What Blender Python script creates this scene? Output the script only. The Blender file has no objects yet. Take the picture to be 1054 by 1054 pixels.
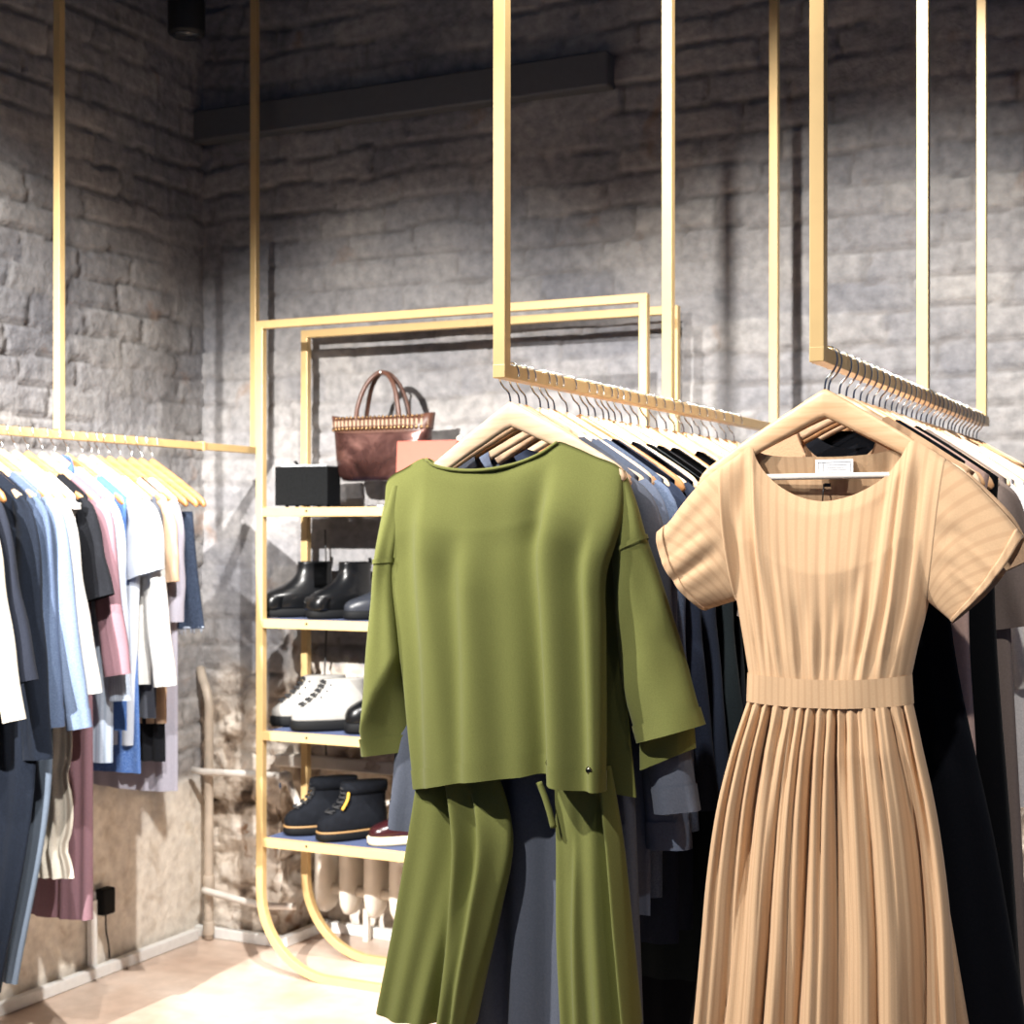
import bpy, math, random
import numpy as np
from math import sin, cos, pi, radians

sc = bpy.context.scene
COL = sc.collection
random.seed(7)

# ------------------------------------------------------------------ camera model
A = radians(25.9); SA, CA = sin(A), cos(A); FPX = 1568.0; HC = 1.5; HOR = 545.0
def P(px, py, Y):
    """point (X, Z) of the vertical plane at depth Y seen at a photo position"""
    t = (px - 527.0) / FPX
    X = -(SA - t * CA) / (CA + t * SA) * Y
    D = -X * SA + Y * CA
    return X, HC + (HOR - py) / FPX * D
def YX(px, X):
    t = (px - 527.0) / FPX
    return X / (-(SA - t * CA) / (CA + t * SA))

# ------------------------------------------------------------------ colours / materials
def hexc(h):
    h = h.lstrip('#')
    o = []
    for i in (0, 2, 4):
        c = int(h[i:i + 2], 16) / 255
        o.append(c / 12.92 if c <= .04045 else ((c + .055) / 1.055) ** 2.4)
    return (*o, 1)

def base_mat(name):
    m = bpy.data.materials.new(name); m.use_nodes = True
    nt = m.node_tree
    return m, nt, nt.nodes['Principled BSDF']

def N(nt, typ, **kw):
    n = nt.nodes.new(typ)
    for k, v in kw.items():
        if k in n.inputs: n.inputs[k].default_value = v
        else: setattr(n, k, v)
    return n

def mixc(nt, fac, a, b, blend='MIX'):
    n = nt.nodes.new('ShaderNodeMix'); n.data_type = 'RGBA'; n.blend_type = blend
    for s, v in ((n.inputs[0], fac), (n.inputs[6], a), (n.inputs[7], b)):
        if hasattr(v, 'is_linked'): nt.links.new(v, s)
        else: s.default_value = v
    return n.outputs[2]

def ramp(nt, src, stops, interp='LINEAR'):
    r = nt.nodes.new('ShaderNodeValToRGB'); r.color_ramp.interpolation = interp
    e = r.color_ramp.elements
    while len(e) < len(stops): e.new(.5)
    for i, (p, c) in enumerate(stops):
        e[i].position = p; e[i].color = c if len(c) == 4 else (*c, 1)
    nt.links.new(src, r.inputs[0]); return r.outputs[0]

def shade(c, k): return (min(1, c[0] * k), min(1, c[1] * k), min(1, c[2] * k), 1)

def fabric(name, hx, rough=.88, var=.10, scale=260, bump=.25, sheen=.03, stripes=None, fleck=None):
    m, nt, b = base_mat(name)
    c = hexc(hx)
    tc = N(nt, 'ShaderNodeTexCoord')
    no = N(nt, 'ShaderNodeTexNoise', Scale=scale, Detail=3.0)
    nt.links.new(tc.outputs['Object'], no.inputs['Vector'])
    col = ramp(nt, no.outputs[0], [(.3, shade(c, 1 - var)), (.7, shade(c, 1 + var))])
    if fleck:
        n2 = N(nt, 'ShaderNodeTexNoise', Scale=330.0, Detail=2.0)
        nt.links.new(tc.outputs['Object'], n2.inputs['Vector'])
        f = ramp(nt, n2.outputs[0], [(.45, (0, 0, 0)), (.75, (.8, .8, .8))])
        col = mixc(nt, f, col, hexc(fleck))
    if stripes:
        hx2, freq, lo, hi = stripes
        sp = N(nt, 'ShaderNodeSeparateXYZ'); nt.links.new(tc.outputs['UV'], sp.inputs[0])
        mu = N(nt, 'ShaderNodeMath', operation='MULTIPLY'); mu.inputs[1].default_value = freq * 2 * pi
        nt.links.new(sp.outputs[0], mu.inputs[0])
        si = N(nt, 'ShaderNodeMath', operation='SINE'); nt.links.new(mu.outputs[0], si.inputs[0])
        f = ramp(nt, si.outputs[0], [(lo, (0, 0, 0)), (hi, (1, 1, 1))])
        col = mixc(nt, f, col, hexc(hx2))
    nt.links.new(col, b.inputs['Base Color'])
    bp = N(nt, 'ShaderNodeBump', Strength=bump, Distance=.002)
    nt.links.new(no.outputs[0], bp.inputs['Height']); nt.links.new(bp.outputs[0], b.inputs['Normal'])
    b.inputs['Roughness'].default_value = rough
    b.inputs['Specular IOR Level'].default_value = .1
    b.inputs['Sheen Weight'].default_value = sheen
    return m

def plain(name, hx, rough=.5, metal=0, var=.05, scale=40, bump=0, spec=.5, coat=0):
    m, nt, b = base_mat(name)
    c = hexc(hx)
    tc = N(nt, 'ShaderNodeTexCoord')
    no = N(nt, 'ShaderNodeTexNoise', Scale=scale, Detail=4.0)
    nt.links.new(tc.outputs['Object'], no.inputs['Vector'])
    col = ramp(nt, no.outputs[0], [(.3, shade(c, 1 - var)), (.7, shade(c, 1 + var))])
    nt.links.new(col, b.inputs['Base Color'])
    b.inputs['Roughness'].default_value = rough; b.inputs['Metallic'].default_value = metal
    b.inputs['Specular IOR Level'].default_value = spec
    b.inputs['Coat Weight'].default_value = coat
    if bump:
        bp = N(nt, 'ShaderNodeBump', Strength=bump, Distance=.004)
        nt.links.new(no.outputs[0], bp.inputs['Height']); nt.links.new(bp.outputs[0], b.inputs['Normal'])
    return m

def wood(name, h1, h2, rough=.45):
    m, nt, b = base_mat(name)
    tc = N(nt, 'ShaderNodeTexCoord')
    mp = N(nt, 'ShaderNodeMapping'); mp.inputs['Scale'].default_value = (6, 40, 60)
    nt.links.new(tc.outputs['Object'], mp.inputs['Vector'])
    no = N(nt, 'ShaderNodeTexNoise', Scale=2.0, Detail=4.0, Distortion=.6)
    nt.links.new(mp.outputs[0], no.inputs['Vector'])
    nt.links.new(ramp(nt, no.outputs[0], [(.3, hexc(h1)), (.7, hexc(h2))]), b.inputs['Base Color'])
    b.inputs['Roughness'].default_value = rough
    return m

M = {}
M['gold'] = plain('gold painted steel', 'd0b07a', rough=.38, metal=.2, var=.03, scale=30)
M['chrome'] = plain('chrome wire', 'd8d8d8', rough=.18, metal=1, var=.02)
M['wood_pale'] = wood('pale beech', 'd6b491', 'e2c7a8')
M['wood_mid'] = wood('beech', 'c08f63', 'd0a77d')
M['wood_front'] = wood('smooth beech', 'd2a67c', 'dfbb93')
M['wood_dark'] = wood('honey wood', '9c6a3c', 'b07f52')
M['bar_white'] = plain('white bar', 'ece4da', rough=.35)

# ------------------------------------------------------------------ mesh builder
def catmull(pts, n):
    p = np.array(pts, float)
    if len(p) == 2:
        t = np.linspace(0, 1, n)[:, None]; return p[0] * (1 - t) + p[1] * t
    d = np.r_[0, np.cumsum(np.maximum(np.linalg.norm(np.diff(p, axis=0), axis=1), 1e-6))]
    m = np.zeros_like(p)
    sl = np.diff(p, axis=0) / np.diff(d)[:, None]
    m[0] = sl[0]; m[-1] = sl[-1]; m[1:-1] = (sl[1:] + sl[:-1]) / 2
    t = np.linspace(0, d[-1], n)
    k = np.clip(np.searchsorted(d, t, side='right') - 1, 0, len(p) - 2)
    h = (d[k + 1] - d[k])[:, None]; u = ((t - d[k])[:, None]) / h
    return ((2*u**3 - 3*u**2 + 1) * p[k] + (u**3 - 2*u**2 + u) * h * m[k]
            + (-2*u**3 + 3*u**2) * p[k + 1] + (u**3 - u**2) * h * m[k + 1])

class MB:
    def __init__(s): s.v = []; s.f = []; s.uv = []; s.flat = set()
    def add(s, vs, fs, uv=None, flat=False):
        o = len(s.v); s.v += [tuple(map(float, q)) for q in vs]
        s.uv += [tuple(map(float, q)) for q in uv] if uv is not None else [(0., 0.)] * len(vs)
        for f in fs:
            if flat: s.flat.add(len(s.f))
            s.f.append(tuple(i + o for i in f))
    def box(s, c, d, rz=0, ry=0):
        hx, hy, hz = d[0] / 2, d[1] / 2, d[2] / 2; vs = []
        for z in (-hz, hz):
            for x, y in ((-hx, -hy), (hx, -hy), (hx, hy), (-hx, hy)):
                X, Y, Z = x, y, z
                if ry: X, Z = X * cos(ry) + Z * sin(ry), -X * sin(ry) + Z * cos(ry)
                if rz: X, Y = X * cos(rz) - Y * sin(rz), X * sin(rz) + Y * cos(rz)
                vs.append((c[0] + X, c[1] + Y, c[2] + Z))
        s.add(vs, [(0, 3, 2, 1), (4, 5, 6, 7), (0, 1, 5, 4), (1, 2, 6, 5), (2, 3, 7, 6), (3, 0, 4, 7)], flat=True)
        return s
    def tube(s, pts, r, n=8, cap=True, smooth=0):
        p = np.array(pts, float)
        if smooth: p = catmull(p, smooth)
        m = len(p); r = np.interp(np.linspace(0, 1, m), np.linspace(0, 1, len(r)), r) if hasattr(r, '__len__') else [r] * m
        tg = np.gradient(p, axis=0); tg /= np.linalg.norm(tg, axis=1)[:, None] + 1e-12
        up = np.array((0, 1, 0)) if abs(tg[0][1]) < .8 else np.array((1, 0, 0))
        vs = []
        nx = np.cross(tg[0], up); nx /= np.linalg.norm(nx)
        for i in range(m):
            nx = nx - tg[i] * np.dot(nx, tg[i]); nx /= np.linalg.norm(nx); ny = np.cross(tg[i], nx)
            for j in range(n):
                a = 2 * pi * j / n; vs.append(p[i] + (nx * cos(a) + ny * sin(a)) * r[i])
        fs = [(i*n + j, i*n + (j+1) % n, (i+1)*n + (j+1) % n, (i+1)*n + j) for i in range(m-1) for j in range(n)]
        if cap: fs += [tuple(range(n))[::-1], tuple((m-1)*n + j for j in range(n))]
        s.add(vs, fs); return s
    def loft(s, rings, cap0=True, cap1=True, uvs=None):
        n = len(rings[0]); m = len(rings); vs = [q for r in rings for q in r]
        fs = [(i*n + j, i*n + (j+1) % n, (i+1)*n + (j+1) % n, (i+1)*n + j) for i in range(m-1) for j in range(n)]
        if cap0: fs.append(tuple(range(n))[::-1])
        if cap1: fs.append(tuple((m-1)*n + j for j in range(n)))
        s.add(vs, fs, uvs); return s
    def ball(s, c, r, nu=10, nv=7):
        r = r if hasattr(r, '__len__') else (r, r, r); rings = []
        for i in range(nv + 1):
            a = -pi / 2 + pi * i / nv; k = max(cos(a), .02)
            rings.append([(c[0] + r[0]*k*cos(2*pi*j/nu), c[1] + r[1]*k*sin(2*pi*j/nu), c[2] + r[2]*sin(a)) for j in range(nu)])
        return s.loft(rings)
    def cyl(s, a, b, r, n=16): return s.tube([a, b], r, n)
    def sweep(s, path, w):
        """square section tube along a path lying in a plane of constant y"""
        p = np.array(path, float); m = len(p); vs = []
        sg = np.diff(p, axis=0); sg /= np.linalg.norm(sg, axis=1)[:, None]
        for i in range(m):
            a = sg[max(i-1, 0)]; b = sg[min(i, m-2)]; t = a + b; t /= np.linalg.norm(t)
            nn = np.array((-t[2], 0, t[0])); k = 1 / max(.5, np.dot(nn, np.array((-a[2], 0, a[0]))))
            for dn, dy in ((-1, -1), (1, -1), (1, 1), (-1, 1)):
                vs.append(p[i] + nn * k * dn * w / 2 + np.array((0, dy * w / 2, 0)))
        fs = [(i*4 + j, i*4 + (j+1) % 4, (i+1)*4 + (j+1) % 4, (i+1)*4 + j) for i in range(m-1) for j in range(4)]
        fs += [(3, 2, 1, 0), tuple((m-1)*4 + j for j in range(4))]
        s.add(vs, fs, flat=True); return s
    def build(s, name, mat, parent=None, loc=None, bevel=0, solid=0, sub=0):
        me = bpy.data.meshes.new(name); me.from_pydata(s.v, [], s.f)
        sm = [i not in s.flat for i in range(len(s.f))]
        me.polygons.foreach_set('use_smooth', sm)
        if any(u != (0., 0.) for u in s.uv):
            ul = me.uv_layers.new(name='UVMap')
            vi = np.zeros(len(me.loops), int); me.loops.foreach_get('vertex_index', vi)
            ul.data.foreach_set('uv', np.array(s.uv)[vi].ravel())
        me.materials.append(mat); me.update()
        o = bpy.data.objects.new(name, me); COL.objects.link(o)
        if parent: o.parent = parent
        if loc: o.location = loc
        if bevel:
            b = o.modifiers.new('bevel', 'BEVEL'); b.width = bevel; b.segments = 2; b.limit_method = 'ANGLE'
        if solid:
            b = o.modifiers.new('solid', 'SOLIDIFY'); b.thickness = solid; b.offset = 0
        if sub:
            b = o.modifiers.new('sub', 'SUBSURF'); b.levels = sub; b.render_levels = sub
        return o

def tag(o, label=None, cat=None, group=None, kind=None):
    if label: o['label'] = label
    if cat: o['category'] = cat
    if group: o['group'] = group
    if kind: o['kind'] = kind
    return o

def thing(name, label, cat, loc=(0, 0, 0), rot=(0, 0, 0), group=None):
    o = bpy.data.objects.new(name, None); COL.objects.link(o)
    o.empty_display_size = .05
    o.location = loc; o.rotation_euler = rot
    return tag(o, label, cat, group)

def dup(root, loc, rot=None, label=None, group=None):
    r = root.copy(); COL.objects.link(r); r.location = loc
    if rot is not None: r.rotation_euler = rot
    if label: r['label'] = label
    if group: r['group'] = group
    for ch in list(root.children):
        c = ch.copy(); COL.objects.link(c); c.parent = r
        for g in list(ch.children):
            d = g.copy(); COL.objects.link(d); d.parent = c
    return r

# ------------------------------------------------------------------ noise
_rt = np.random.RandomState(11).rand(256, 256)
def vnoise(x, y, seed=0):
    xi = np.floor(x).astype(int); yi = np.floor(y).astype(int); fx = x - xi; fy = y - yi
    fx = fx*fx*(3-2*fx); fy = fy*fy*(3-2*fy); xi += seed*17; yi += seed*31
    g = lambda a, b: _rt[a % 256, b % 256]
    return (g(xi, yi)*(1-fx)+g(xi+1, yi)*fx)*(1-fy) + (g(xi, yi+1)*(1-fx)+g(xi+1, yi+1)*fx)*fy
def fbm(x, y, seed=0, oc=4):
    a = .5; r = 0; t = 0
    for i in range(oc):
        r = r + a*vnoise(x, y, seed+i); t += a; x = x*2.03; y = y*2.03; a *= .5
    return r / t
def sstep(a, b, x):
    t = np.clip((x-a)/(b-a), 0, 1); return t*t*(3-2*t)

# ------------------------------------------------------------------ the room shell
XL, YB, XN0, XN1, ZN, YN = -3.52, 4.61, -3.165, -1.25, .655, 4.87
ZC = 3.95

def brick_mat(name, lower):
    m, nt, b = base_mat(name)
    at = lambda n: N(nt, 'ShaderNodeAttribute', attribute_name=n).outputs['Fac']
    tc = N(nt, 'ShaderNodeTexCoord')
    def noi(s, d=5.0, dist=0.):
        n = N(nt, 'ShaderNodeTexNoise', Scale=s, Detail=d, Distortion=dist); nt.links.new(tc.outputs['Object'], n.inputs['Vector']); return n.outputs[0]
    c = ramp(nt, at('rnd'), [(0, hexc('858589')), (.5, hexc('979698')), (1, hexc('aaa7a4'))])
    big = ramp(nt, noi(2.2, 6.), [(.35, hexc('74767e')), (.65, hexc('b2aeaa'))])
    c = mixc(nt, .5, c, big)
    fine = ramp(nt, noi(28., 6.), [(.3, (.62, .62, .62)), (.7, (1.12, 1.1, 1.08))])
    c = mixc(nt, .8, c, fine, 'MULTIPLY')
    joint = mixc(nt, .5, hexc('5e5a58'), hexc('77716c'))
    gm = N(nt, 'ShaderNodeMath', operation='MULTIPLY'); gm.inputs[1].default_value = .6
    nt.links.new(at('groove'), gm.inputs[0])
    c = mixc(nt, gm.outputs[0], c, joint)
    rust = ramp(nt, noi(4.3, 5., .5), [(.66, (0, 0, 0)), (.74, (1, 1, 1))])
    rm = N(nt, 'ShaderNodeMath', operation='MULTIPLY'); rm.inputs[1].default_value = .45
    nt.links.new(rust, rm.inputs[0])
    c = mixc(nt, rm.outputs[0], c, hexc('8a6648'))
    low = ramp(nt, noi(9., 6., .7), lower)
    low = mixc(nt, .4, low, ramp(nt, noi(30., 5.), [(.3, (.55, .5, .46)), (.65, (1.15, 1.12, 1.08))]), 'MULTIPLY')
    c = mixc(nt, at('peel'), c, low)
    nt.links.new(c, b.inputs['Base Color'])
    b.inputs['Roughness'].default_value = .9; b.inputs['Specular IOR Level'].default_value = .15
    bp = N(nt, 'ShaderNodeBump', Strength=.4, Distance=.012)
    nt.links.new(noi(42., 7.), bp.inputs['Height']); nt.links.new(bp.outputs[0], b.inputs['Normal'])
    return m

def brick_wall(name, origin, du, u0, u1, nrm, mat, seed, plaster=False, z1=ZC, res=.0125, hole=None):
    """relief of old painted bricks: du = direction along the wall, nrm = into the room"""
    nu = int((u1-u0)/res); nz = int(z1/res)
    u, z = np.meshgrid(np.linspace(u0, u1, nu+1), np.linspace(-.02, z1, nz+1))
    us = u + seed*7.3
    uw = us + .035*(fbm(us*5, z*9, seed)-.5)*2; zw = z + .02*(fbm(us*4, z*7, seed+5)-.5)*2 + .012*(fbm(us*14, z*14, seed+6)-.5)*2
    rh = .098; r = np.floor(zw/rh); fz = zw/rh - r
    ln = .27; q = uw/ln + (r % 2)*.5 + .35*_rt[(r.astype(int)+seed*3) % 256, 3]; c = np.floor(q); fx = q-c
    d = np.minimum(np.minimum(fz, 1-fz)*rh, np.minimum(fx, 1-fx)*ln*1.15)
    stv = sstep(.25, .58, fbm(us*2.5, z*4, seed+9))
    dh = np.minimum(fz, 1-fz)*rh
    groove = np.maximum((1-sstep(.001, .010, dh))*(.15+.85*stv), (1-sstep(.001, .010, d))*stv*.9)
    rnd = _rt[(r.astype(int)*7+seed) % 256, (c.astype(int)*13+seed*5) % 256]
    n1 = fbm(us*9, z*12, seed+2, 5)-.5; n2 = fbm(us*40, z*40, seed+3, 3)-.5; n0 = fbm(us*1.3, z*1.6, seed+4)-.5
    h = -.015*groove + .007*(rnd-.5) + .008*n1 + .005*n2 + .02*n0
    peel = sstep(.0, .16, (1.0 if not plaster else .66) - z + .5*(fbm(us*3.5, z*3.5, seed+7)-.5))
    if plaster:
        patch = sstep(.46, .54, fbm(us*4, z*4, seed+13))
        h = h*(1-peel) + peel*(.010 + .008*n1 + .003*n2 - .014*patch*sstep(.3, .6, z))
        groove = groove*(1-peel)
    else:
        rub = fbm(us*11, z*13, seed+8, 4)-.5
        h = h + peel*(.07*rub + .02*n2 + .012)
        groove = groove*(1-.6*peel)
    if not plaster: h = np.clip(h, -.04, .036)
    o = np.array(origin); du = np.array(du); nr = np.array(nrm)
    v = o + u[..., None]*du + z[..., None]*np.array((0, 0, 1)) + h[..., None]*nr
    W = nu+1
    ii = np.arange(nz)[:, None]*W + np.arange(nu)[None, :]
    f = np.stack([ii, ii+1, ii+1+W, ii+W], -1).reshape(-1, 4)
    if hole:
        uu, zz = u[:-1, :-1].ravel(), z[:-1, :-1].ravel(); f = f[~((uu > hole[0]) & (uu < hole[1]-.012) & (zz < hole[2]))]
    me = bpy.data.meshes.new(name); me.from_pydata(v.reshape(-1, 3).tolist(), [], f.tolist())
    me.polygons.foreach_set('use_smooth', [True]*len(f))
    for nm, a in (('groove', groove), ('rnd', rnd), ('peel', peel)):
        at = me.attributes.new(nm, 'FLOAT', 'POINT'); at.data.foreach_set('value', a.ravel().astype(np.float32))
    me.materials.append(mat); ob = bpy.data.objects.new(name, me); COL.objects.link(ob)
    return tag(ob, kind='structure')

low_back = [(.30, hexc('5d5148')), (.40, hexc('998b7d')), (.48, hexc('c6bbae')), (.62, hexc('d8d0c6')), (.70, hexc('ab927d')), (.78, hexc('8a6753'))]
low_left = [(.28, hexc('c6bbac')), (.42, hexc('ded7cc')), (.62, hexc('e9e4da')), (.76, hexc('d0c3b0'))]
mb_ = brick_mat('painted brick with bare lower courses', low_back)
ml_ = brick_mat('painted brick above worn plaster', low_left)
brick_wall('wall_back', (0, YB, 0), (1, 0, 0), XL-.03, 1.6, (0, -1, 0), mb_, 1, hole=(XN0, XN1, ZN))
brick_wall('wall_left', (XL, 0, 0), (0, 1, 0), .6, YB+.04, (1, 0, 0), ml_, 2, plaster=True)
brick_wall('wall_niche', (0, YN, 0), (1, 0, 0), XN0-.03, XN1+.03, (0, -1, 0), mb_, 3, z1=ZN+.03)
brick_wall('wall_niche_left', (XN0-.010, 0, 0), (0, 1, 0), YB-.02, YN+.03, (1, 0, 0), mb_, 4, z1=ZN+.03)
brick_wall('wall_niche_right', (XN1+.010, 0, 0), (0, 1, 0), YB-.02, YN+.03, (-1, 0, 0), mb_, 5, z1=ZN+.03)
k = MB(); k.box(((XN0+XN1)/2, (YB+YN)/2-.005, ZN+.012), (XN1-XN0+.03, YN-YB+.05, .045))
tag(k.build('trim_2', plain('white painted sill', 'cfc9c0', rough=.6, var=.12, scale=12, bump=.2), bevel=.006), kind='structure')

# floor
m, nt, b = base_mat('worn concrete floor')
tc = N(nt, 'ShaderNodeTexCoord')
n1 = N(nt, 'ShaderNodeTexNoise', Scale=2.6, Detail=6.0, Distortion=.5); nt.links.new(tc.outputs['Object'], n1.inputs['Vector'])
n2 = N(nt, 'ShaderNodeTexNoise', Scale=16.0, Detail=6.0); nt.links.new(tc.outputs['Object'], n2.inputs['Vector'])
c1 = ramp(nt, n1.outputs[0], [(.3, hexc('b59a88')), (.5, hexc('c9b4a4')), (.7, hexc('d6c7bb'))])
c2 = ramp(nt, n2.outputs[0], [(.3, (.82, .8, .78)), (.7, (1.05, 1.04, 1.03))])
nt.links.new(mixc(nt, .8, c1, c2, 'MULTIPLY'), b.inputs['Base Color'])
b.inputs['Roughness'].default_value = .42
bp = N(nt, 'ShaderNodeBump', Strength=.12, Distance=.01); nt.links.new(n2.outputs[0], bp.inputs['Height']); nt.links.new(bp.outputs[0], b.inputs['Normal'])
k = MB(); k.box(((XL+1.6)/2, 2.2, -.05), (1.6-XL+.2, 5.6, .1)); tag(k.build('floor', m), kind='structure')
k = MB(); k.box(((XL+1.6)/2, 2.2, ZC+.05), (1.6-XL+.2, 5.6, .1))
tag(k.build('ceiling', plain('dark painted ceiling', '3a3c42', rough=.9)), kind='structure')

M['trunk'] = plain('white cable trunking', 'e4e4e2', rough=.4)
k = MB(); k.box((XL+.045, 2.6, .02), (.03, 3.82, .038)); tag(k.build('baseboard_left', M['trunk'], bevel=.003), kind='structure')
k = MB(); k.box(((XL+XN0)/2+.02, YB-.05, .02), (XN0-XL+.02, .03, .038))
k.box((XN0+.04, (YB+YN)/2-.045, .02), (.03, YN-YB+.02, .038))
k.box(((XN0+XN1)/2+.01, YN-.055, .02), (XN1-XN0-.06, .03, .038))
k.box(((1.6+XN1)/2, YB-.05, .02), (1.6-XN1, .03, .038))
tag(k.build('baseboard_back', M['trunk'], bevel=.003), kind='structure')
# steel lintel let into the back wall
xb = P(625, 70, 4.55)[0]
k = MB(); k.box(((XL+xb)/2, (4.55+YB)/2+.03, 2.99), (xb-XL, YB-4.55+.06, .116))
tag(k.build('trim_1', plain('dark painted steel', '56585c', rough=.6, bump=.2), bevel=.008), kind='structure')

# ------------------------------------------------------------------ gold clothes rails
W = .0245; ZR = 1.781
def rail(label, X, y0, y1, posts, seg=None):
    t = thing('garment_rail', label, 'clothes rail', (X, y0, ZR))
    k = MB(); k.box((0, (y1-y0)/2, 0), (W, y1-y0+W, W)); k.build('rail_bar', M['gold'], t, bevel=.0015)
    for y in posts:
        k = MB(); h = ZC-ZR; k.box((0, y-y0, h/2+.001), (W*.98, W*.98, h)); k.build('post', M['gold'], t, bevel=.0015)
        k = MB(); k.box((0, y-y0, h-.004), (.07, .07, .008)); k.build('ceiling_plate', M['gold'], t, bevel=.0015)
    return t
XC, XR, XLR = -1.2, -.627, -3.19
rail('gold clothes rail on three ceiling posts, above the green top', XC, 2.43, 4.15, (2.43, 3.29, 4.15))
rail('gold clothes rail on three ceiling posts, above the tan striped dress', XR, 2.42, 4.10, (2.42, 3.29, 4.07))
t = rail('long gold clothes rail hanging along the left brick wall', XLR, 1.9, 4.475, (2.45, 3.487, 4.475))
k = MB(); k.box((0, YX(207, XLR)-1.9, 0), (W+.006, .012, W+.006)); k.build('rail_joint', M['gold'], t, bevel=.001)

# ------------------------------------------------------------------ hangers
def HTOP(x):
    a = abs(x)/.215
    return -.055 - .133*(a**1.35*.45 + a*.55) + .004*max(0, 1-a*4)
def hanger_proto(name, mat, flip=1, bar=None, clips=False):
    t = thing(name, 'x', 'clothes hanger')
    k = MB(); rings = []
    xs = np.r_[np.linspace(-.215, -.205, 4)[:-1], np.linspace(-.205, .205, 41), np.linspace(.205, .215, 4)[1:]]
    for x in xs:
        a = abs(x)/.215; h = .047*(1-a)**1.3 + .030*(1-(1-a)**1.3); e = 1.0
        if a > .93: e = math.sqrt(max(.02, 1-((a-.93)/.07)**2))
        zt = HTOP(x); cz = zt - h/2; hh = h/2*e; th = .0068*(.75+.25*e)
        ring = []
        for j in range(12):
            g = 2*pi*j/12; cx, sx = cos(g), sin(g)
            ring.append((x, th*math.copysign(abs(cx)**.6, cx), cz + hh*math.copysign(abs(sx)**.7, sx)))
        rings.append(ring)
    k.loft(rings); k.build('hanger_body', mat, t)
    f = flip
    pts = [(.0195*f, 0, -.007), (.0188*f, 0, .005), (.0125*f, 0, .0155), (0, 0, .0172), (-.0125*f, 0, .0155), (-.0188*f, 0, .004),
           (-.019*f, 0, -.010), (-.0125*f, 0, -.024), (-.003*f, 0, -.034), (0, 0, -.044), (0, 0, -.07)]
    k = MB(); k.tube(pts, .0018, 7, smooth=30); k.ball((.0195*f, 0, -.007), .0028, 8, 5)
    k.build('hook', M['chrome'], t)
    if bar:
        k = MB(); k.tube([(-.165, .0, HTOP(.165)-.016), (-.16, 0, bar), (.16, 0, bar), (.165, .0, HTOP(.165)-.016)], .0052, 10); k.build('trouser_bar', M['bar_white'], t)
    if clips:
        k = MB(); k.tube([(-.15, 0, -.195), (.15, 0, -.195)], .002, 6); k.tube([(0, 0, -.085), (0, 0, -.195)], .002, 6); k.build('clip_bar', M['chrome'], t)
        for sx in (-.12, .12):
            k = MB(); k.box((sx, 0, -.215), (.022, .014, .045)); k.build('clip', M['chrome'], t, bevel=.002)
    return t
ORD = ('first second third fourth fifth sixth seventh eighth ninth tenth eleventh twelfth thirteenth fourteenth fifteenth sixteenth '
       'seventeenth eighteenth nineteenth twentieth twenty-first twenty-second twenty-third twenty-fourth twenty-fifth twenty-sixth '
       'twenty-seventh twenty-eighth twenty-ninth thirtieth thirty-first thirty-second thirty-third thirty-fourth').split()
used = set(); HANG = []
def place_hanger(proto, X, Y, label, group, roll=0, yaw=0):
    rot = (0, roll, yaw); HANG.append([X, Y, None])
    if proto.name not in used:
        used.add(proto.name); proto.location = (X, Y, ZR); proto.rotation_euler = rot; o = tag(proto, label, None, group)
    else: o = dup(proto, (X, Y, ZR), rot, label, group)
    HANG[-1][2] = o; return o
pc = [hanger_proto('wooden_hanger', M[w], 1) for w in ('wood_pale', 'wood_mid', 'wood_dark')]
pr = [hanger_proto('wooden_hanger', M[w], -1) for w in ('wood_pale', 'wood_mid')]
p_front_r = hanger_proto('wooden_hanger', M['wood_front'], -1, bar=-.194)
p_l = [hanger_proto('wooden_hanger', M[w], 1) for w in ('wood_mid', 'wood_dark')]
p_clip = hanger_proto('wooden_hanger', M['wood_dark'], 1, clips=True)

rs = random.Random(3)
cY = [2.458] + [YX(p, XC) for p in (534, 541.5, 556, 563.7, 570.5, 583.7, 597, 605.5, 612, 621, 627, 633, 640, 649, 657, 667, 676, 686, 695, 703, 712, 720, 729, 738, 747, 756)]
for i, y in enumerate(cY):
    pro = pc[0] if i in (0, 1, 3, 4, 6, 8, 9, 12, 15, 18, 21, 24) else (pc[2] if i in (5, 7, 11, 16) else pc[1])
    lab = 'pale wooden hanger at the near end of the centre rail, holding the green top' if i == 0 else f'wooden hanger on the centre rail, {ORD[i]} from the near post'
    place_hanger(pro, XC, y, lab, 'wooden hangers on the centre rail', roll=radians(-3.2) if i == 0 else radians(rs.uniform(-2, 2)), yaw=0 if i < 2 else radians(rs.uniform(-5, 5)))
rY = [2.462, 2.492] + list(np.linspace(2.56, 3.98, 29))
for i, y in enumerate(rY):
    lab = ('wooden hanger at the near end of the right rail, holding the tan dress' if i == 0
           else f'wooden hanger on the right rail, {ORD[i]} from the near post')
    place_hanger(p_front_r if i == 0 else pr[i % 2], XR, y, lab, 'wooden hangers on the right rail', roll=radians(0 if i == 0 else rs.uniform(-2, 2)), yaw=0 if i < 2 else radians(rs.uniform(-5, 5)))
lY = [2.90, 2.955, 3.01, 3.06, 3.12, 3.175, 3.215] + [YX(p, XLR) for p in (2.5, 16, 29, 44, 57, 70, 85, 95, 102, 113, 124, 136, 146, 157)]
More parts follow.
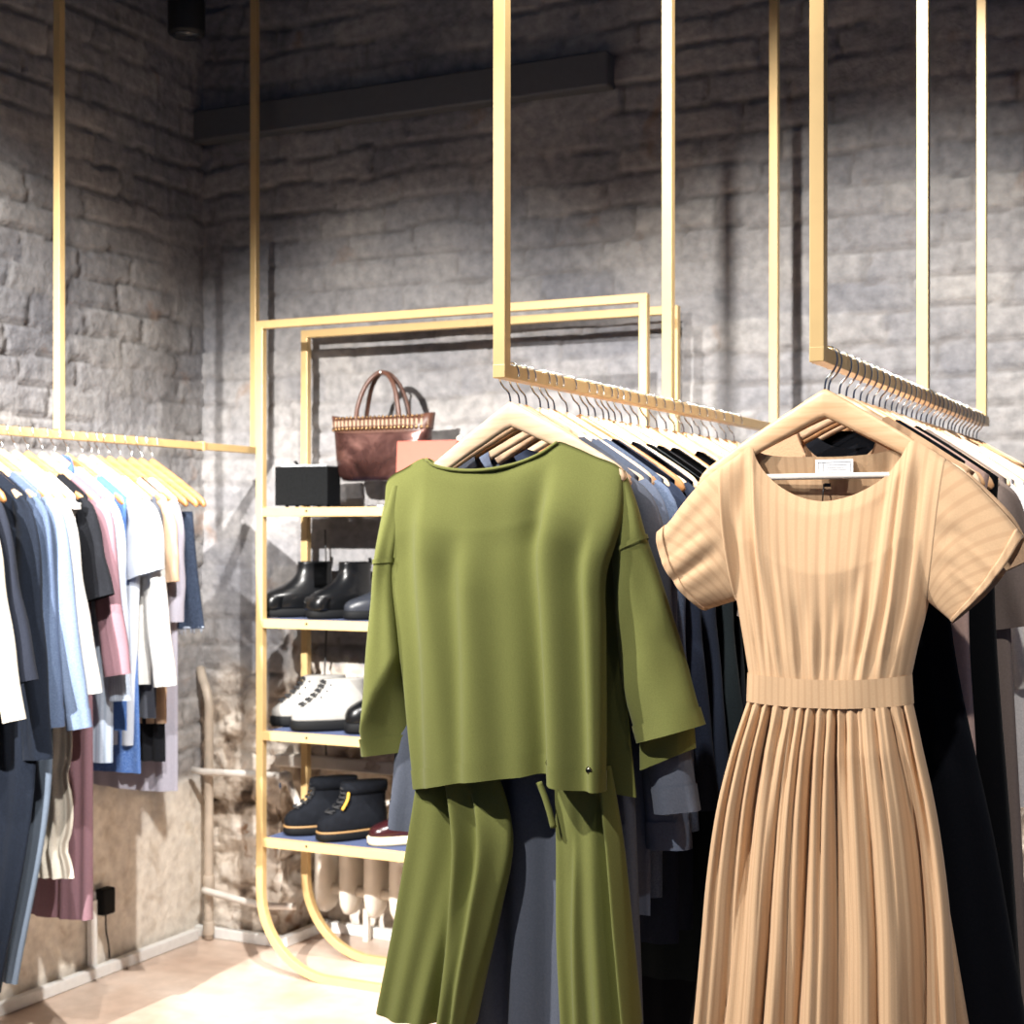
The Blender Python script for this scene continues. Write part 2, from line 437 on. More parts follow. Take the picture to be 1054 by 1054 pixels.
for i, y in enumerate(lY):
    n = len(lY)-1-i
    lab = ('wooden hanger on the left rail, last one towards the corner' if n == 0 else
           'wooden clip hanger on the left rail holding the dark denim shorts' if n == 1 else f'wooden hanger on the left rail, {ORD[n]} from the corner end')
    place_hanger(p_clip if n == 1 else p_l[1 if n < 6 else (i % 3 == 0)], XLR, y, lab, 'wooden hangers on the left rail', yaw=radians(rs.uniform(-3, 3)))

# ------------------------------------------------------------------ cloth
def coons(top, bot, left, right, nu, nv):
    T = catmull(top, nu+1); B = catmull(bot, nu+1); L = catmull(left, nv+1); R = catmull(right, nv+1)
    s = np.linspace(0, 1, nu+1)[None, :, None]; v = np.linspace(0, 1, nv+1)[:, None, None]
    return ((1-v)*T[None] + v*B[None] + (1-s)*L[:, None] + s*R[:, None]
            - ((1-s)*(1-v)*T[0] + s*(1-v)*T[-1] + (1-s)*v*B[0] + s*v*B[-1]))

def bag(front, back, tf, fold, k=None, y0=0, uw=None, uoff=0, backfold=.55, close=True, tmin=0):
    """closed tube of cloth: front and back grids of (x, z), half thickness tf(s, v), folds fold(s, v)"""
    k = k or MB(); nv, nu = front.shape[0]-1, front.shape[1]-1
    s = np.linspace(-1, 1, nu+1)[None, :].repeat(nv+1, 0); v = np.linspace(0, 1, nv+1)[:, None].repeat(nu+1, 1)
    t = tf(s, v); fo = fold(s, v)
    edge = np.clip((1-np.abs(s))*8, 0, 1)
    yf = y0 - t + fo; yb = y0 + t + fo*(1-(1-backfold)*edge)
    F_ = np.dstack([front[..., 0], yf, front[..., 1]]); B_ = np.dstack([back[..., 0], yb, back[..., 1]])
    uu = s*(uw if uw else .25) + uoff
    rings = []; uvs = []
    for i in range(nv+1):
        rings.append(list(F_[i]) + list(B_[i][::-1][1:-1])); uvs += list(zip(uu[i], 1-v[i])) + list(zip(uu[i][::-1][1:-1]+.7, 1-v[i][1:-1]))
    n = len(rings[0]); base = len(k.v)
    k.loft(rings, False, False, uvs)
    if close:
        fs = []
        for j in range(nu):
            if np.linalg.norm(front[0, j]-back[0, j]) < 1e-4 and np.linalg.norm(front[0, j+1]-back[0, j+1]) < 1e-4:
                bj = lambda q: base + (q if q in (0, nu) else nu + (nu-q))
                a, b_, c, d = base+j, base+j+1, bj(j+1), bj(j)
                f = []
                for q in (a, b_, c, d):
                    if q not in f: f.append(q)
                if len(f) > 2: fs.append(tuple(f))
        k.f += fs
    return k

TURN = None
def flat_tube(pairs, ry, m=26, n=26, y0=0, k=None, drop=0, wrinkle=.003, seed=0, open_end=True, uw=.07, ysh=None, band=None):
    k = k or MB(); a = catmull([p[0] for p in pairs], m); b = catmull([p[1] for p in pairs], m)
    ry = np.interp(np.linspace(0, 1, m), np.linspace(0, 1, len(ry)), ry) if hasattr(ry, '__len__') else np.full(m, ry)
    ys = np.interp(np.linspace(0, 1, m), np.linspace(0, 1, len(ysh)), ysh) if ysh else np.zeros(m)
    r = random.Random(seed); ph = [r.uniform(0, 6.3) for _ in range(6)]; rings = []; uvs = []
    for i in range(m):
        c = (a[i]+b[i])/2; h = (b[i]-a[i])/2; v = i/(m-1); ring = []
        if band:
            if not band[0] <= v <= band[1]: continue
            h = h*(1+band[2]/np.linalg.norm(h)); ry = ry + 0; ry[i] += band[2]
        for j in range(n):
            g = 2*pi*j/n; cx = cos(g); sx = sin(g)
            w = wrinkle*(sin(7*v+ph[0]+2*cx)*.6 + sin(17*v+ph[1]-3*cx)*.45 + sin(5*cx+ph[2]+3*v)*.7)
            p = c + h*cx
            ring.append((p[0], y0 + ys[i] - ry[i]*math.copysign(abs(sx)**.8, sx) + w, p[1] - (drop*v**8 if sx < -.05 else 0)))
            if TURN:
                dd = TURN(p[0], p[1]); x_, y_, z_ = ring[-1]; ring[-1] = (x_, y_ + (.085*(1-math.exp(-dd/.055)) if dd > 0 else 0), z_)
            uvs.append((cx*uw + (0 if sx >= 0 else .5), 1-v))
        rings.append(ring)
    k.loft(rings, False, not open_end, uvs)
    return k

def waves(seed, freqs, amp, p=.8, drift=1.0, top=.0):
    r = random.Random(seed); q = [(f*r.uniform(.85, 1.15), r.uniform(0, 6.3), r.uniform(.6, 1.1), r.uniform(-1, 1)*drift) for f in freqs]
    def f(s, v):
        y = 0
        for fr, ph, a, d in q: y = y + a*np.sin(fr*s*pi + ph + d*v)
        return amp*(top+(1-top)*v**p)*y/len(q)
    return f

MATS = {}
def fm(hx, **kw):
    key = hx+str(sorted(kw.items()))
    if key not in MATS: MATS[key] = fabric('cloth '+hx, hx, **kw)
    return MATS[key]

def garment(X, Y, name, label, cat, mat, zhem, sh=.222, chest=None, hem=None, sleeve=None, nd=.05, nw=.075, T=(.009, .019, .024),
            amp=.010, freqs=(3, 5, 8), seed=1, group=None, cuff=False, collar=None, placket=False, yaw=0, strap=False, bodyname='body', hemband=None, nb=.018, sleeve_l=None, ruffle=0, mid=None):
    """garment on a hanger at rail X, depth Y; zhem is the height of its hem; sleeve = (world X of outer end, world z of end, end width)"""
    hg = min((h for h in HANG if h[0] == X and h[1] > 2.47), key=lambda h: abs(h[1]-Y)); Y = hg[1]; hg[2].rotation_euler = (0, 0, 0)
    loc = (X, Y, ZR); t = thing(name, label, cat, loc, (0, 0, yaw), group)
    hem = hem or sh; chest = chest or sh; zh = zhem-ZR
    xs = np.linspace(-sh, sh, 41)
    ztop = np.array([HTOP(x)+.005 for x in xs])
    zf, zb = ztop.copy(), ztop.copy(); zn = HTOP(nw)+.005
    for i, x in enumerate(xs):
        if abs(x) < nw:
            q = math.sqrt(max(0, 1-(x/nw)**2)); zf[i] = zn - nd*q; zb[i] = zn - min(nd, nb)*q
    left = [(-sh, ztop[0]), (-chest, ztop[0]-.17), (-(mid or chest*.5+hem*.5), (zh+ztop[0]-.17)/2), (-hem, zh)]
    if ruffle:
        c_ = catmull(left, 60); u_ = np.linspace(0, 1, 60); c_[:, 0] -= ruffle*u_*(np.abs(np.sin(u_*17))**.6-.5); left = [tuple(p) for p in c_]
    right = [(-a, b) for a, b in left]
    r = random.Random(seed)
    bot = [(-hem, zh), (-hem*.4, zh-.006*r.random()), (hem*.4, zh-.008*r.random()), (hem, zh)]
    nv = 44
    fr = coons(list(zip(xs, zf)), bot, left, right, 48, nv); bk = coons(list(zip(xs, zb)), bot, left, right, 48, nv)
    Tf = lambda s, v: np.interp(v, np.linspace(0, 1, len(T)), T)*np.sqrt(np.clip(1-s*s, 0, 1))**.7
    k = bag(fr, bk, Tf, waves(seed, freqs, amp), uw=sh)
    bd = k.build(bodyname, mat, t)
    if hemband:
        k = MB(); g = fr[-3:] + np.array((0, -.002)); g2 = bk[-3:] + np.array((0, -.002))
        bag(g, g2, lambda s, v: Tf(s, v*0+1)+.0025, lambda s, v: waves(seed, freqs, amp)(s, v*0+1), k, close=False); k.build('hem_band', hemband, t)
    if sleeve:
        ex, ez, ew = sleeve[:3]; ex -= X; ez -= ZR; wst = sleeve[3] if len(sleeve) > 3 else .075
        zs = HTOP(sh)+.004
        for sg in (1, -1):
            if sg < 0 and sleeve_l: ex, ez = 2*0+abs(sleeve_l[0]-X), sleeve_l[1]-ZR
            o = [(sg*(sh-.01), zs+.001), (sg*(sh+.012+.12*(ex-sh)), zs-.03), (sg*(sh+.5*(ex-sh)+.012), zs+(ez-zs)*.5), (sg*ex, ez)]
            dx, dz = o[3][0]-o[2][0], o[3][1]-o[2][1]; l = math.hypot(dx, dz); nx, nz = -sg*abs(dz)/l, -abs(dx)/l
            i_ = [(sg*(sh-.05), zs-.02), (sg*(sh-.045), zs-.07), (o[2][0]+nx*(wst+ew)/2, o[2][1]+nz*(wst+ew)/2), (o[3][0]+nx*ew, o[3][1]+nz*ew)]
            k = flat_tube(list(zip(o, i_)), (.010, .020, .022, .022), seed=seed+sg, wrinkle=.0045, y0=-.004)
            sl = k.build('sleeve', mat, t)
            if cuff:
                k = flat_tube(list(zip(o, i_)), (.010, .020, .022, .022), m=40, seed=seed+sg, wrinkle=.0045, y0=-.004, band=(.90, 1, .002)); k.build('cuff', mat, sl)
    if collar:
        k = MB(); rings = []
        for sg in (-1, 1):
            pts = [(sg*.012, zn-nd*.85), (sg*.06, zn-nd*.2), (sg*.072, zn+.012), (sg*.045, zn+.03), (0, zn+.033)]
            flat = [(x, (-.020 if i < 2 else -.012 if i == 2 else .004 if i == 3 else .012), z) for i, (x, z) in enumerate(pts)]
            top = catmull(flat, 14); low = top + np.array((sg*.02, -.006, -.034)) * np.linspace(1.2, .35, 14)[:, None]
            vs = list(top)+list(low); k.add(vs, [(i, i+1, 14+i+1, 14+i) for i in range(13)])
        k.build('collar', collar, t, solid=.0025)
    if placket:
        k = MB(); zz = np.linspace(zn-nd-.01, zh+.01, 20)
        for sx in (0,):
            vs = []; 
            for z in zz:
                vv = (z-zn)/(zh-zn); y = -np.interp(vv, np.linspace(0, 1, len(T)), T)-.002+float(waves(seed, freqs, amp)(np.array(0.), np.array(max(0., vv))))
                vs += [(-.014, y, z), (.014, y, z)]
            k.add(vs, [(2*i, 2*i+1, 2*i+3, 2*i+2) for i in range(19)])
        k.build('placket', mat, t, solid=.002)
    return t

def creases(cs):
    """sawtooth folds: (s at top, s at bottom, amp, v start, v end, width)"""
    def f(s, v):
        y = 0*s
        for s0, s1, a, v0, v1, w in cs:
            d = s - (s0+(s1-s0)*v)
            g = sstep(v0, v0+.25, v)*(1-sstep(v1-.0001, v1+.18, v)) if v1 < 1 else sstep(v0, v0+.25, v)
            y = y - a*g*np.tanh(d/(w*.32))*np.exp(-np.abs(d)/w)
        return y
    return f
def addf(*fs): return lambda s, v: sum(f(s, v) for f in fs)
def lp(org):
    def g(*pts):
        o = []
        for px, py in pts:
            X, Z = P(px, py, org[1]); o.append((X-org[0], Z-org[2]))
        return o
    return g

# ------------------------------------------------------------------ green top
green = fabric('olive green jersey', '70733f', rough=.85, var=.07, scale=420, bump=.15, sheen=.1)
org = (XC, 2.458, ZR); q = lp(org)
t = thing('long_sleeved_top', 'olive green long-sleeved jersey top on the pale hanger at the front of the centre rail', 'top', org)
top = q((397, 503), (401, 493), (418, 482), (441, 472), (448, 478), (462, 482), (485, 484), (512, 482), (540, 475), (560, 466), (576, 455), (590, 459), (615, 470), (635, 478), (643, 485))
bot = q((421, 813), (435, 811), (450, 808), (480, 803), (510, 800), (540, 798), (563, 796), (570, 802), (590, 808), (629, 812))
left = q((397, 503), (396, 545), (397, 580), (404, 645), (411, 700), (416, 760), (421, 813))
right = q((643, 485), (642, 530), (636, 560), (628, 590), (628, 650), (629, 740), (629, 812))
fr = coons(top, bot, left, right, 90, 80)
btop = q((397, 503), (401, 493), (418, 482), (441, 472), (450, 479), (470, 483), (490, 484), (515, 482), (540, 475), (560, 466), (576, 455), (590, 459), (615, 470), (635, 478), (643, 485))
bk = coons(btop, bot, left, right, 90, 80)
Tg = lambda s, v: np.interp(v, [0, .04, .2, 1], [.009, .014, .026, .032])*np.sqrt(np.clip(1-s*s, 0, 1))**.6
fg = addf(creases([(-.62, -.80, .028, .05, 1, .28), (-.20, -.36, .026, .15, 1, .28), (.40, .46, .050, .03, 1, .30), (.80, .88, .018, .15, 1, .14)]), waves(4, (2, 3.3, 5), .012, top=.2))
k = bag(fr, bk, Tg, fg); k.build('body', green, t)
k = MB(); bag(fr[-6:]+np.array((0, -.001)), bk[-6:]+np.array((0, -.001)), lambda s, v: Tg(s, v*0+1)+.003, lambda s, v: fg(s, v*.0625+.9375), k, close=False); k.build('hem', green, t)
# neckband following the front neckline
nt_ = catmull(q((441, 472), (448, 478), (462, 482), (485, 484), (512, 482), (540, 475), (560, 466), (576, 455)), 40)
yy = np.interp(np.linspace(0, 1, 40), [0, .5, 1], [-.010, -.0125, -.010])
k = MB(); k.tube(np.c_[nt_[:, 0], yy, nt_[:, 1]-.001], .0034, 8); k.build('neckband', green, t)
def seam(pts, y, nm='seam', r=.0016, mat=green, par=t):
    p = catmull(pts, 18); k = MB(); k.tube(np.c_[p[:, 0], np.full(18, y), p[:, 1]], r, 6); return k.build(nm, mat, par)
pl = [((398, 500), (420, 500)), ((391, 535), (410, 550)), ((385, 578), (404, 590)), ((379, 640), (408, 650)), ((372, 705), (412, 700)), ((367, 755), (415, 745)), ((364, 781), (414, 777))]
A_, B_ = np.array(q((409, 675))[0]), np.array(q((369, 752))[0]); D_ = (B_-A_)/np.linalg.norm(B_-A_)
TURN = lambda x, z: -((x-A_[0])*D_[1] - (z-A_[1])*D_[0]) * (1 if z < A_[1]+.06 else 0)
k = flat_tube([(q(a)[0], q(b)[0]) for a, b in pl], (.012, .026, .03, .032, .034), m=60, n=36, y0=.012, drop=-.0, wrinkle=.003, seed=5, ysh=(-.006, -.002, .0, .006))
sl = k.build('sleeve', green, t)
LS = [(q(a)[0], q(b)[0]) for a, b in pl]
KW = dict(m=60, n=36, y0=.012, wrinkle=.003, seed=5, ysh=(-.006, -.002, .0, .006)); RY = (.012, .026, .03, .032, .034)
k = flat_tube(LS, RY, band=(.262, .29, .0026), **KW); k.build('seam', green, sl)
k = flat_tube(LS, RY, band=(.93, 1, .0026), **KW); k.build('cuff', green, sl)
TURN = None
pr_ = [((642, 484), (622, 500)), ((654, 520), (626, 545)), ((661, 552), (626, 585)), ((678, 610), (629, 640)), ((697, 680), (634, 705)), ((710, 728), (645, 748)), ((716, 749), (650, 767))]
k = flat_tube([(q(a)[0], q(b)[0]) for a, b in pr_], (.012, .024, .03, .034, .04), m=60, n=36, y0=.010, drop=0, wrinkle=.003, seed=6, ysh=(-.005, .014, .026, .028))
sl = k.build('sleeve', green, t)
RS = [(q(a)[0], q(b)[0]) for a, b in pr_]
KW = dict(m=60, n=36, y0=.010, drop=0, wrinkle=.003, seed=6, ysh=(-.005, .014, .026, .028)); RY = (.012, .024, .03, .034, .04)
k = flat_tube(RS, RY, band=(.25, .275, .0026), **KW); k.build('seam', green, sl)
k = flat_tube(RS, RY, band=(.93, 1, .0026), **KW); k.build('cuff', green, sl)
k = flat_tube([(q(a)[0], q(b)[0]) for a, b in (((690, 680), (636, 705)), ((704, 740), (648, 760)), ((706, 774), (649, 797)))], (.012, .018, .020), m=24, y0=.048, seed=7, wrinkle=.002)
k.build('inner_cuff', green, sl)
# longer back hem
bp_ = coons(q((590, 545), (634, 540)), q((590, 815), (649, 824)), q((590, 545), (590, 815)), q((634, 540), (636, 640), (641, 740), (649, 824)), 20, 30)
k = bag(bp_, bp_, lambda s, v: 0*s+.002, lambda s, v: .003*np.sin(3*s+2*v)+.0*v, y0=.034, close=False); k.build('back_panel', green, t)
x_, z_ = q((617, 789))[0]; YB_ = float(fg(np.array(.885), np.array(.955)) - Tg(np.array(.885), np.array(.955))); k = MB(); k.ball((x_, YB_-.004, z_), (.0058, .004, .0058), 14, 8); k.tube([(x_, YB_+.01, z_), (x_, YB_-.001, z_)], .0072, 14)
k.build('snap_button', plain('gunmetal', '6f6a5c', rough=.25, metal=1), t)

# ------------------------------------------------------------------ green culottes
org = (XC, 2.478, ZR); q = lp(org)
t = thing('wide_leg_trousers', 'olive green wide-leg trousers hanging below the green top', 'trousers', org)
def panel(top, bot, left, right, T, folds, nm, y0, nu=60, nv=60):
    g = coons(q(*top), q(*bot), q(*left), q(*right), nu, nv)
    k = bag(g, g, lambda s, v: np.interp(v, [0, 1], T)*np.sqrt(np.clip(1-s*s, 0, 1))**.6, folds, y0=y0, close=False)
    return k.build(nm, green, t)
panel([(429, 790), (470, 788), (508, 786)], [(393, 1038), (412, 1045), (440, 1049), (465, 1052), (490, 1054)], [(429, 790), (423, 835), (409, 940), (393, 1038)],
      [(508, 786), (523, 830), (528, 868), (515, 940), (500, 1005), (490, 1054)], (.010, .05),
      addf(creases([(-.2, .40, .045, -.2, 1, .3), (.35, .72, .022, .0, 1, .2)]), waves(2, (2, 3.5), .012)), 'trouser_leg', .004)
panel([(569, 786), (600, 787), (628, 788)], [(580, 1056), (620, 1055), (659, 1054)], [(569, 786), (572, 850), (574, 960), (580, 1056)],
      [(628, 788), (640, 860), (650, 960), (659, 1054)], (.010, .045), addf(creases([(.55, .72, .026, .0, 1, .2), (-.3, -.5, .014, .2, 1, .3)]), waves(9, (2, 4), .012)), 'trouser_leg', .004)
panel([(431, 770), (530, 766), (622, 768)], [(430, 806), (530, 794), (624, 800)], [(431, 770), (430, 806)], [(622, 768), (624, 800)], (.008, .010), waves(2, (3, 5), .002), 'waistband', .004, 40, 10)
pa = catmull(q((560, 803), (566, 818), (571, 834), (575, 850)), 16)
k = MB(); k.tube(np.c_[pa[:, 0], np.full(16, -.022), pa[:, 1]], .006, 8); k.build('drawstring', green, t)

# ------------------------------------------------------------------ tan striped dress
tan = fabric('tan striped cotton', 'cba985', rough=.85, var=.04, scale=420, bump=.12, sheen=.1, stripes=('c29f7c', 60, .2, .8))
tan_back = tan
org = (XR, 2.462, ZR); q = lp(org)
t = thing('dress', 'tan pinstriped short-sleeved dress with a gathered waist, at the front of the right rail', 'dress', org)
top = q((743, 480), (757, 471), (774, 460), (780, 473), (790, 488), (806, 502), (826, 512), (848, 516), (872, 512), (895, 502), (912, 490), (926, 474), (940, 454), (956, 461), (975, 473))
btop = q((743, 480), (757, 471), (774, 460), (782, 466), (795, 469), (815, 470), (835, 470), (853, 470), (875, 469), (895, 467), (912, 464), (928, 460), (940, 454), (956, 461), (975, 473))
bot = q((772, 694), (813, 699), (855, 701), (897, 700), (938, 697))
smL = q((743, 480), (747, 530), (753, 580), (759, 618)); smR = q((975, 473), (968, 530), (962, 580), (956, 620))
left = list(map(tuple, catmull(smL, 24))) + q((768, 670), (772, 694)); right = list(map(tuple, catmull(smR, 24))) + q((945, 665), (938, 697))
VU = .648
EA = lambda v: np.where(v < VU, .030*np.clip(np.sin(pi*np.clip((v+.0)/VU, 0, 1)), 0, 1)**.32 + .004*(1-v/VU), 0)
Td = lambda s, v: np.maximum(np.interp(v, [0, .08, .4, 1], [.009, .018, .036, .040])*np.sqrt(np.clip(1-s*s, 0, 1))**.6, EA(v)*np.clip((np.abs(s)-.6)/.4, 0, 1))
fr = coons(top, bot, left, right, 110, 80); bk = coons(btop, bot, left, right, 110, 80)
fd = addf(creases([(-.93, -.78, .011, .1, 1, .12), (-.75, -.58, .013, .0, 1, .14), (-.48, -.40, .008, .35, 1, .12), (-.2, -.15, .007, .5, 1, .12), (.08, .10, .008, .5, 1, .12),
                   (.32, .27, .010, .35, 1, .12), (.52, .42, .016, -.1, 1, .16), (.70, .60, .015, -.1, 1, .14), (.88, .80, .011, .0, 1, .12)]),
          waves(12, (9, 13, 17), .006, p=1.6))
fdE = lambda s, v: fd(s, v)*np.interp(v, [.85, 1], [1, .3])*np.clip((1-np.abs(s))*6, 0, 1)
k = bag(fr, bk, Td, fdE, uw=.2); k.build('bodice', tan, t)
def dsleeve(topc, seamc, cuffc, undc, sg, seed):
    # s runs from the armhole seam outwards, v from the shoulder to the underarm
    g = coons(q(*topc), q(*undc), q(*seamc), q(*cuffc), 40, 50)
    def T(s, v):
        u = (s+1)/2
        e = .030*np.clip(np.sin(pi*v), 0, 1)**.32 + .004*(1-v)
        return e*(1+.1*u)
    fo = lambda s, v: (waves(seed, (3, 5), .004, top=1)(v*2, s*.5+.5) + creases([(-.1, -.3, .005, .15, 1, .25), (.35, .2, .004, .2, 1, .2)])(v*2-1, s*.5+.5)) * np.clip((s+1)*2.5, 0, 1) * np.sin(pi*np.clip(v, 0, 1))
    k = MB(); nv, nu = 50, 40
    s = np.linspace(-1, 1, nu+1)[None, :].repeat(nv+1, 0); v = np.linspace(0, 1, nv+1)[:, None].repeat(nu+1, 1)
    tt = T(s, v); ff = fo(s, v)
    for sgn in (-1, 1):
        vs = np.dstack([g[..., 0], sgn*tt + ff, g[..., 1]]).reshape(-1, 3)
        uv = np.dstack([sg*(.16+.10*v+.05*(s+1)), s]).reshape(-1, 2)
        fs = [(i*(nu+1)+j, i*(nu+1)+j+1, (i+1)*(nu+1)+j+1, (i+1)*(nu+1)+j) for i in range(nv) for j in range(nu)]
        k.add(vs, fs, uv)
    o = k.build('sleeve', tan, t)
    # turned-up cuff band
    k = MB()
    gc = g[:, -5:]; c2 = tt[:, -5:]; f2 = ff[:, -5:]
    for sgn in (-1, 1):
        vs = np.dstack([gc[..., 0], sgn*(c2+.0022)+f2, gc[..., 1]]).reshape(-1, 3)
        fs = [(i*5+j, i*5+j+1, (i+1)*5+j+1, (i+1)*5+j) for i in range(nv) for j in range(4)]
        k.add(vs, fs, np.dstack([.4+gc[..., 0], gc[..., 1]]).reshape(-1, 2))
    k.build('cuff', tan, o, solid=.0016)
dsleeve([(743, 480), (725, 494), (706, 516), (692, 535), (680, 546)], [(743, 480), (747, 530), (753, 580), (759, 618)],
        [(680, 546), (684, 566), (694, 588), (709, 610), (726, 628)], [(759, 618), (742, 623), (726, 628)], -1, 3)
dsleeve([(975, 473), (997, 490), (1022, 515), (1042, 537), (1054, 553)], [(975, 473), (968, 530), (962, 580), (956, 620)],
        [(1054, 553), (1040, 578), (1015, 610), (981, 641)], [(956, 620), (968, 630), (981, 641)], 1, 8)
nk = catmull(q((774, 460), (780, 473), (790, 488), (806, 502), (826, 512), (848, 516), (872, 512), (895, 502), (912, 490), (926, 474), (940, 454)), 50)
# waistband
wt = q((771, 691), (813, 695), (855, 697), (897, 697), (939, 694)); wb = q((770, 720), (813, 724), (855, 726), (897, 726), (941, 724))
g = coons(wt, wb, [wt[0], wb[0]], [wt[-1], wb[-1]], 60, 8)
k = bag(g, g, lambda s, v: .051*np.sqrt(np.clip(1-s*s, 0, 1))**.6, waves(3, (2, 3), .003, top=1), uw=.2, uoff=.01, close=False); k.build('waistband', tan, t)
# skirt
sk_t = q((772, 720), (813, 724), (855, 726), (897, 726), (940, 724)); sk_b = q((708, 1190), (760, 1200), (855, 1206), (950, 1200), (1004, 1188))
sk_l = q((772, 720), (758, 765), (743, 826), (733, 900), (728, 971), (721, 1060), (708, 1190)); sk_r = q((940, 724), (950, 765), (966, 835), (975, 890), (981, 940), (988, 1050), (1004, 1188))
g = coons(sk_t, sk_b, sk_l, sk_r, 220, 90)
def ridge(u): return (1-np.abs(np.sin(pi*u))**.75)
def pleats(s, v):
    s2 = s + .025*np.sin(4*s+2.5*v)
    nz = lambda f, sd: vnoise(s2*f+40, 0*s2+sd+.5, sd)
    u1 = 7.2*s2 + 1.3*nz(5, 3); u2 = 3.3*s2 + .9*nz(3.3, 7) + .25*v; u3 = 2.1*s2 + .8*nz(2.6, 9) - .2*v
    a1 = .55+.9*nz(6, 12); a2 = .5+1.0*nz(4, 15)
    y = ridge(u1)*a1*np.interp(v, [0, .05, .2, .55, 1], [.008, .019, .017, .006, .003])
    y = y + ridge(u2)*a2*np.interp(v, [0, .1, .3, 1], [.0, .010, .026, .042]) + ridge(u3)*np.interp(v, [0, .15, 1], [.0, .008, .022])
    return y - np.interp(v, [0, .1, 1], [.005, .012, .024])
k = bag(g, g, lambda s, v: np.interp(v, [0, .1, 1], [.042, .046, .060])*np.sqrt(np.clip(1-s*s, 0, 1))**.6,
        addf(pleats, lambda s, v: -.032*v, waves(31, (21, 30), .0028, p=.2, top=.6)), uw=.42, close=False, y0=-.003); k.build('skirt', tan, t)
# size label inside the back neck
lab = plain('white woven label', 'efeeec', rough=.7); lab2 = plain('grey thread', 'b9bcc2', rough=.7)
a_ = q((838, 473))[0]; b_ = q((877, 491))[0]
k = MB(); k.box(((a_[0]+b_[0])/2, .008, (a_[1]+b_[1])/2), (b_[0]-a_[0], .0012, a_[1]-b_[1])); lo = k.build('size_label', lab, t)
k = MB(); w_, h_ = b_[0]-a_[0], a_[1]-b_[1]; cx_, cz_ = (a_[0]+b_[0])/2, (a_[1]+b_[1])/2
for dx, dz, sw, s_h in ((0, h_*.36, w_*.86, .0008), (0, -h_*.36, w_*.86, .0008), (w_*.43, 0, .0008, h_*.72), (-w_*.43, 0, .0008, h_*.72), (-w_*.3, 0, .0008, h_*.72)):
    k.box((cx_+dx, .0068, cz_+dz), (sw, .0008, s_h))
for j in range(4): k.box((cx_+w_*.06, .0068, cz_+h_*(.2-.13*j)), (w_*.56, .0006, .0007))
k.build('label_print', lab2, lo)
k = MB(); c0 = q((846, 498))[0]; c1 = q((845, 516))[0]; k.tube([(c0[0], .012, c0[1]), (c1[0], .010, c1[1])], .0011, 6); k.box((q((850, 499))[0][0], .011, q((850, 499))[0][1]), (.010, .002, .006))
k.build('tag_string', plain('black cord', '1c1a18'), t)

# ------------------------------------------------------------------ other clothes, centre rail
slate = fm('5d626e', var=.08); slate2 = fm('666f82', var=.08); denimb = fm('5f6d86', var=.12, fleck='75839b')
navy = fm('2a3142', var=.12); navy2 = fm('252b39', var=.1); ink = fm('0d0f15', var=.1); ink2 = fm('08090c', var=.1); teal = fm('1d2427', var=.1)
garment(XC, 2.535, 'shirt_dress', 'slate grey long shirt dress with turned cuffs, directly behind the green top and trousers', 'dress', slate, .585, chest=.2, hem=.235,
        sleeve=(P(722, 833, 2.535)[0], P(722, 833, 2.535)[1], .085, .09), nd=.11, nw=.11, nb=.09, sleeve_l=P(405, 850, 2.535), amp=.024, freqs=(5, 7, 9), T=(.009, .016, .018), seed=21, cuff=True)
garment(XC, 2.60, 'shirt', 'slate blue shirt, second garment behind the green top on the centre rail', 'shirt', slate2, .80, hem=.22,
        sleeve=(XC+.30, .93, .085), nd=.10, nw=.11, nb=.08, amp=.016, seed=22, cuff=True, T=(.009, .014, .014))
garment(XC, 2.67, 'denim_shirt', 'faded blue denim shirt with a pale shoulder, on the centre rail', 'shirt', denimb, .82, hem=.22,
        sleeve=(XC+.29, .95, .08), nd=.10, nw=.10, nb=.08, amp=.014, seed=23, cuff=True, T=(.009, .016, .016))
garment(XC, 2.745, 'navy_shirt', 'dark navy shirt with the widest visible shoulder on the centre rail', 'shirt', navy, .72, hem=.23,
        sleeve=(XC+.31, .98, .09), nd=.03, amp=.014, seed=24, nw=.10, nb=.06, T=(.009, .016, .016))
garment(XC, 2.82, 'navy_shirt', 'near-black navy top just behind the dark navy shirt on the centre rail', 'top', navy2, .72, hem=.22,
        sleeve=(XC+.30, 1.0, .09), nd=.03, amp=.012, seed=25, nw=.10, nb=.06, T=(.009, .014, .014))
garment(XC, 2.885, 'long_coat', 'dark grey-green long coat with a hem near the floor, on the centre rail', 'coat', teal, .60, hem=.27,
        sleeve=(XC+.32, .95, .10), nd=.03, amp=.014, seed=26, nw=.10, nb=.06, T=(.009, .02, .022))
garment(XC, 2.97, 'black_dress', 'long black dress on the centre rail, left of the tan striped dress', 'dress', ink, .42, hem=.33,
        sleeve=(XC+.30, 1.0, .09), nd=.03, amp=.018, seed=27, nw=.10, nb=.06, T=(.009, .02, .026))
garment(XC, 3.07, 'black_dress', 'second long black dress on the centre rail, half hidden by the tan dress', 'dress', ink2, .40, hem=.38,
        sleeve=(XC+.32, 1.0, .09), nd=.03, amp=.02, seed=28, nw=.10, nb=.06, T=(.009, .02, .026))
garment(XC, 3.2, 'black_coat', 'black coat farthest along the centre rail, seen in the gap beside the tan dress', 'coat', ink2, .45, hem=.40,
        sleeve=(XC+.34, 1.0, .1), nd=.03, amp=.02, seed=29, nw=.10, nb=.06, T=(.009, .02, .03))

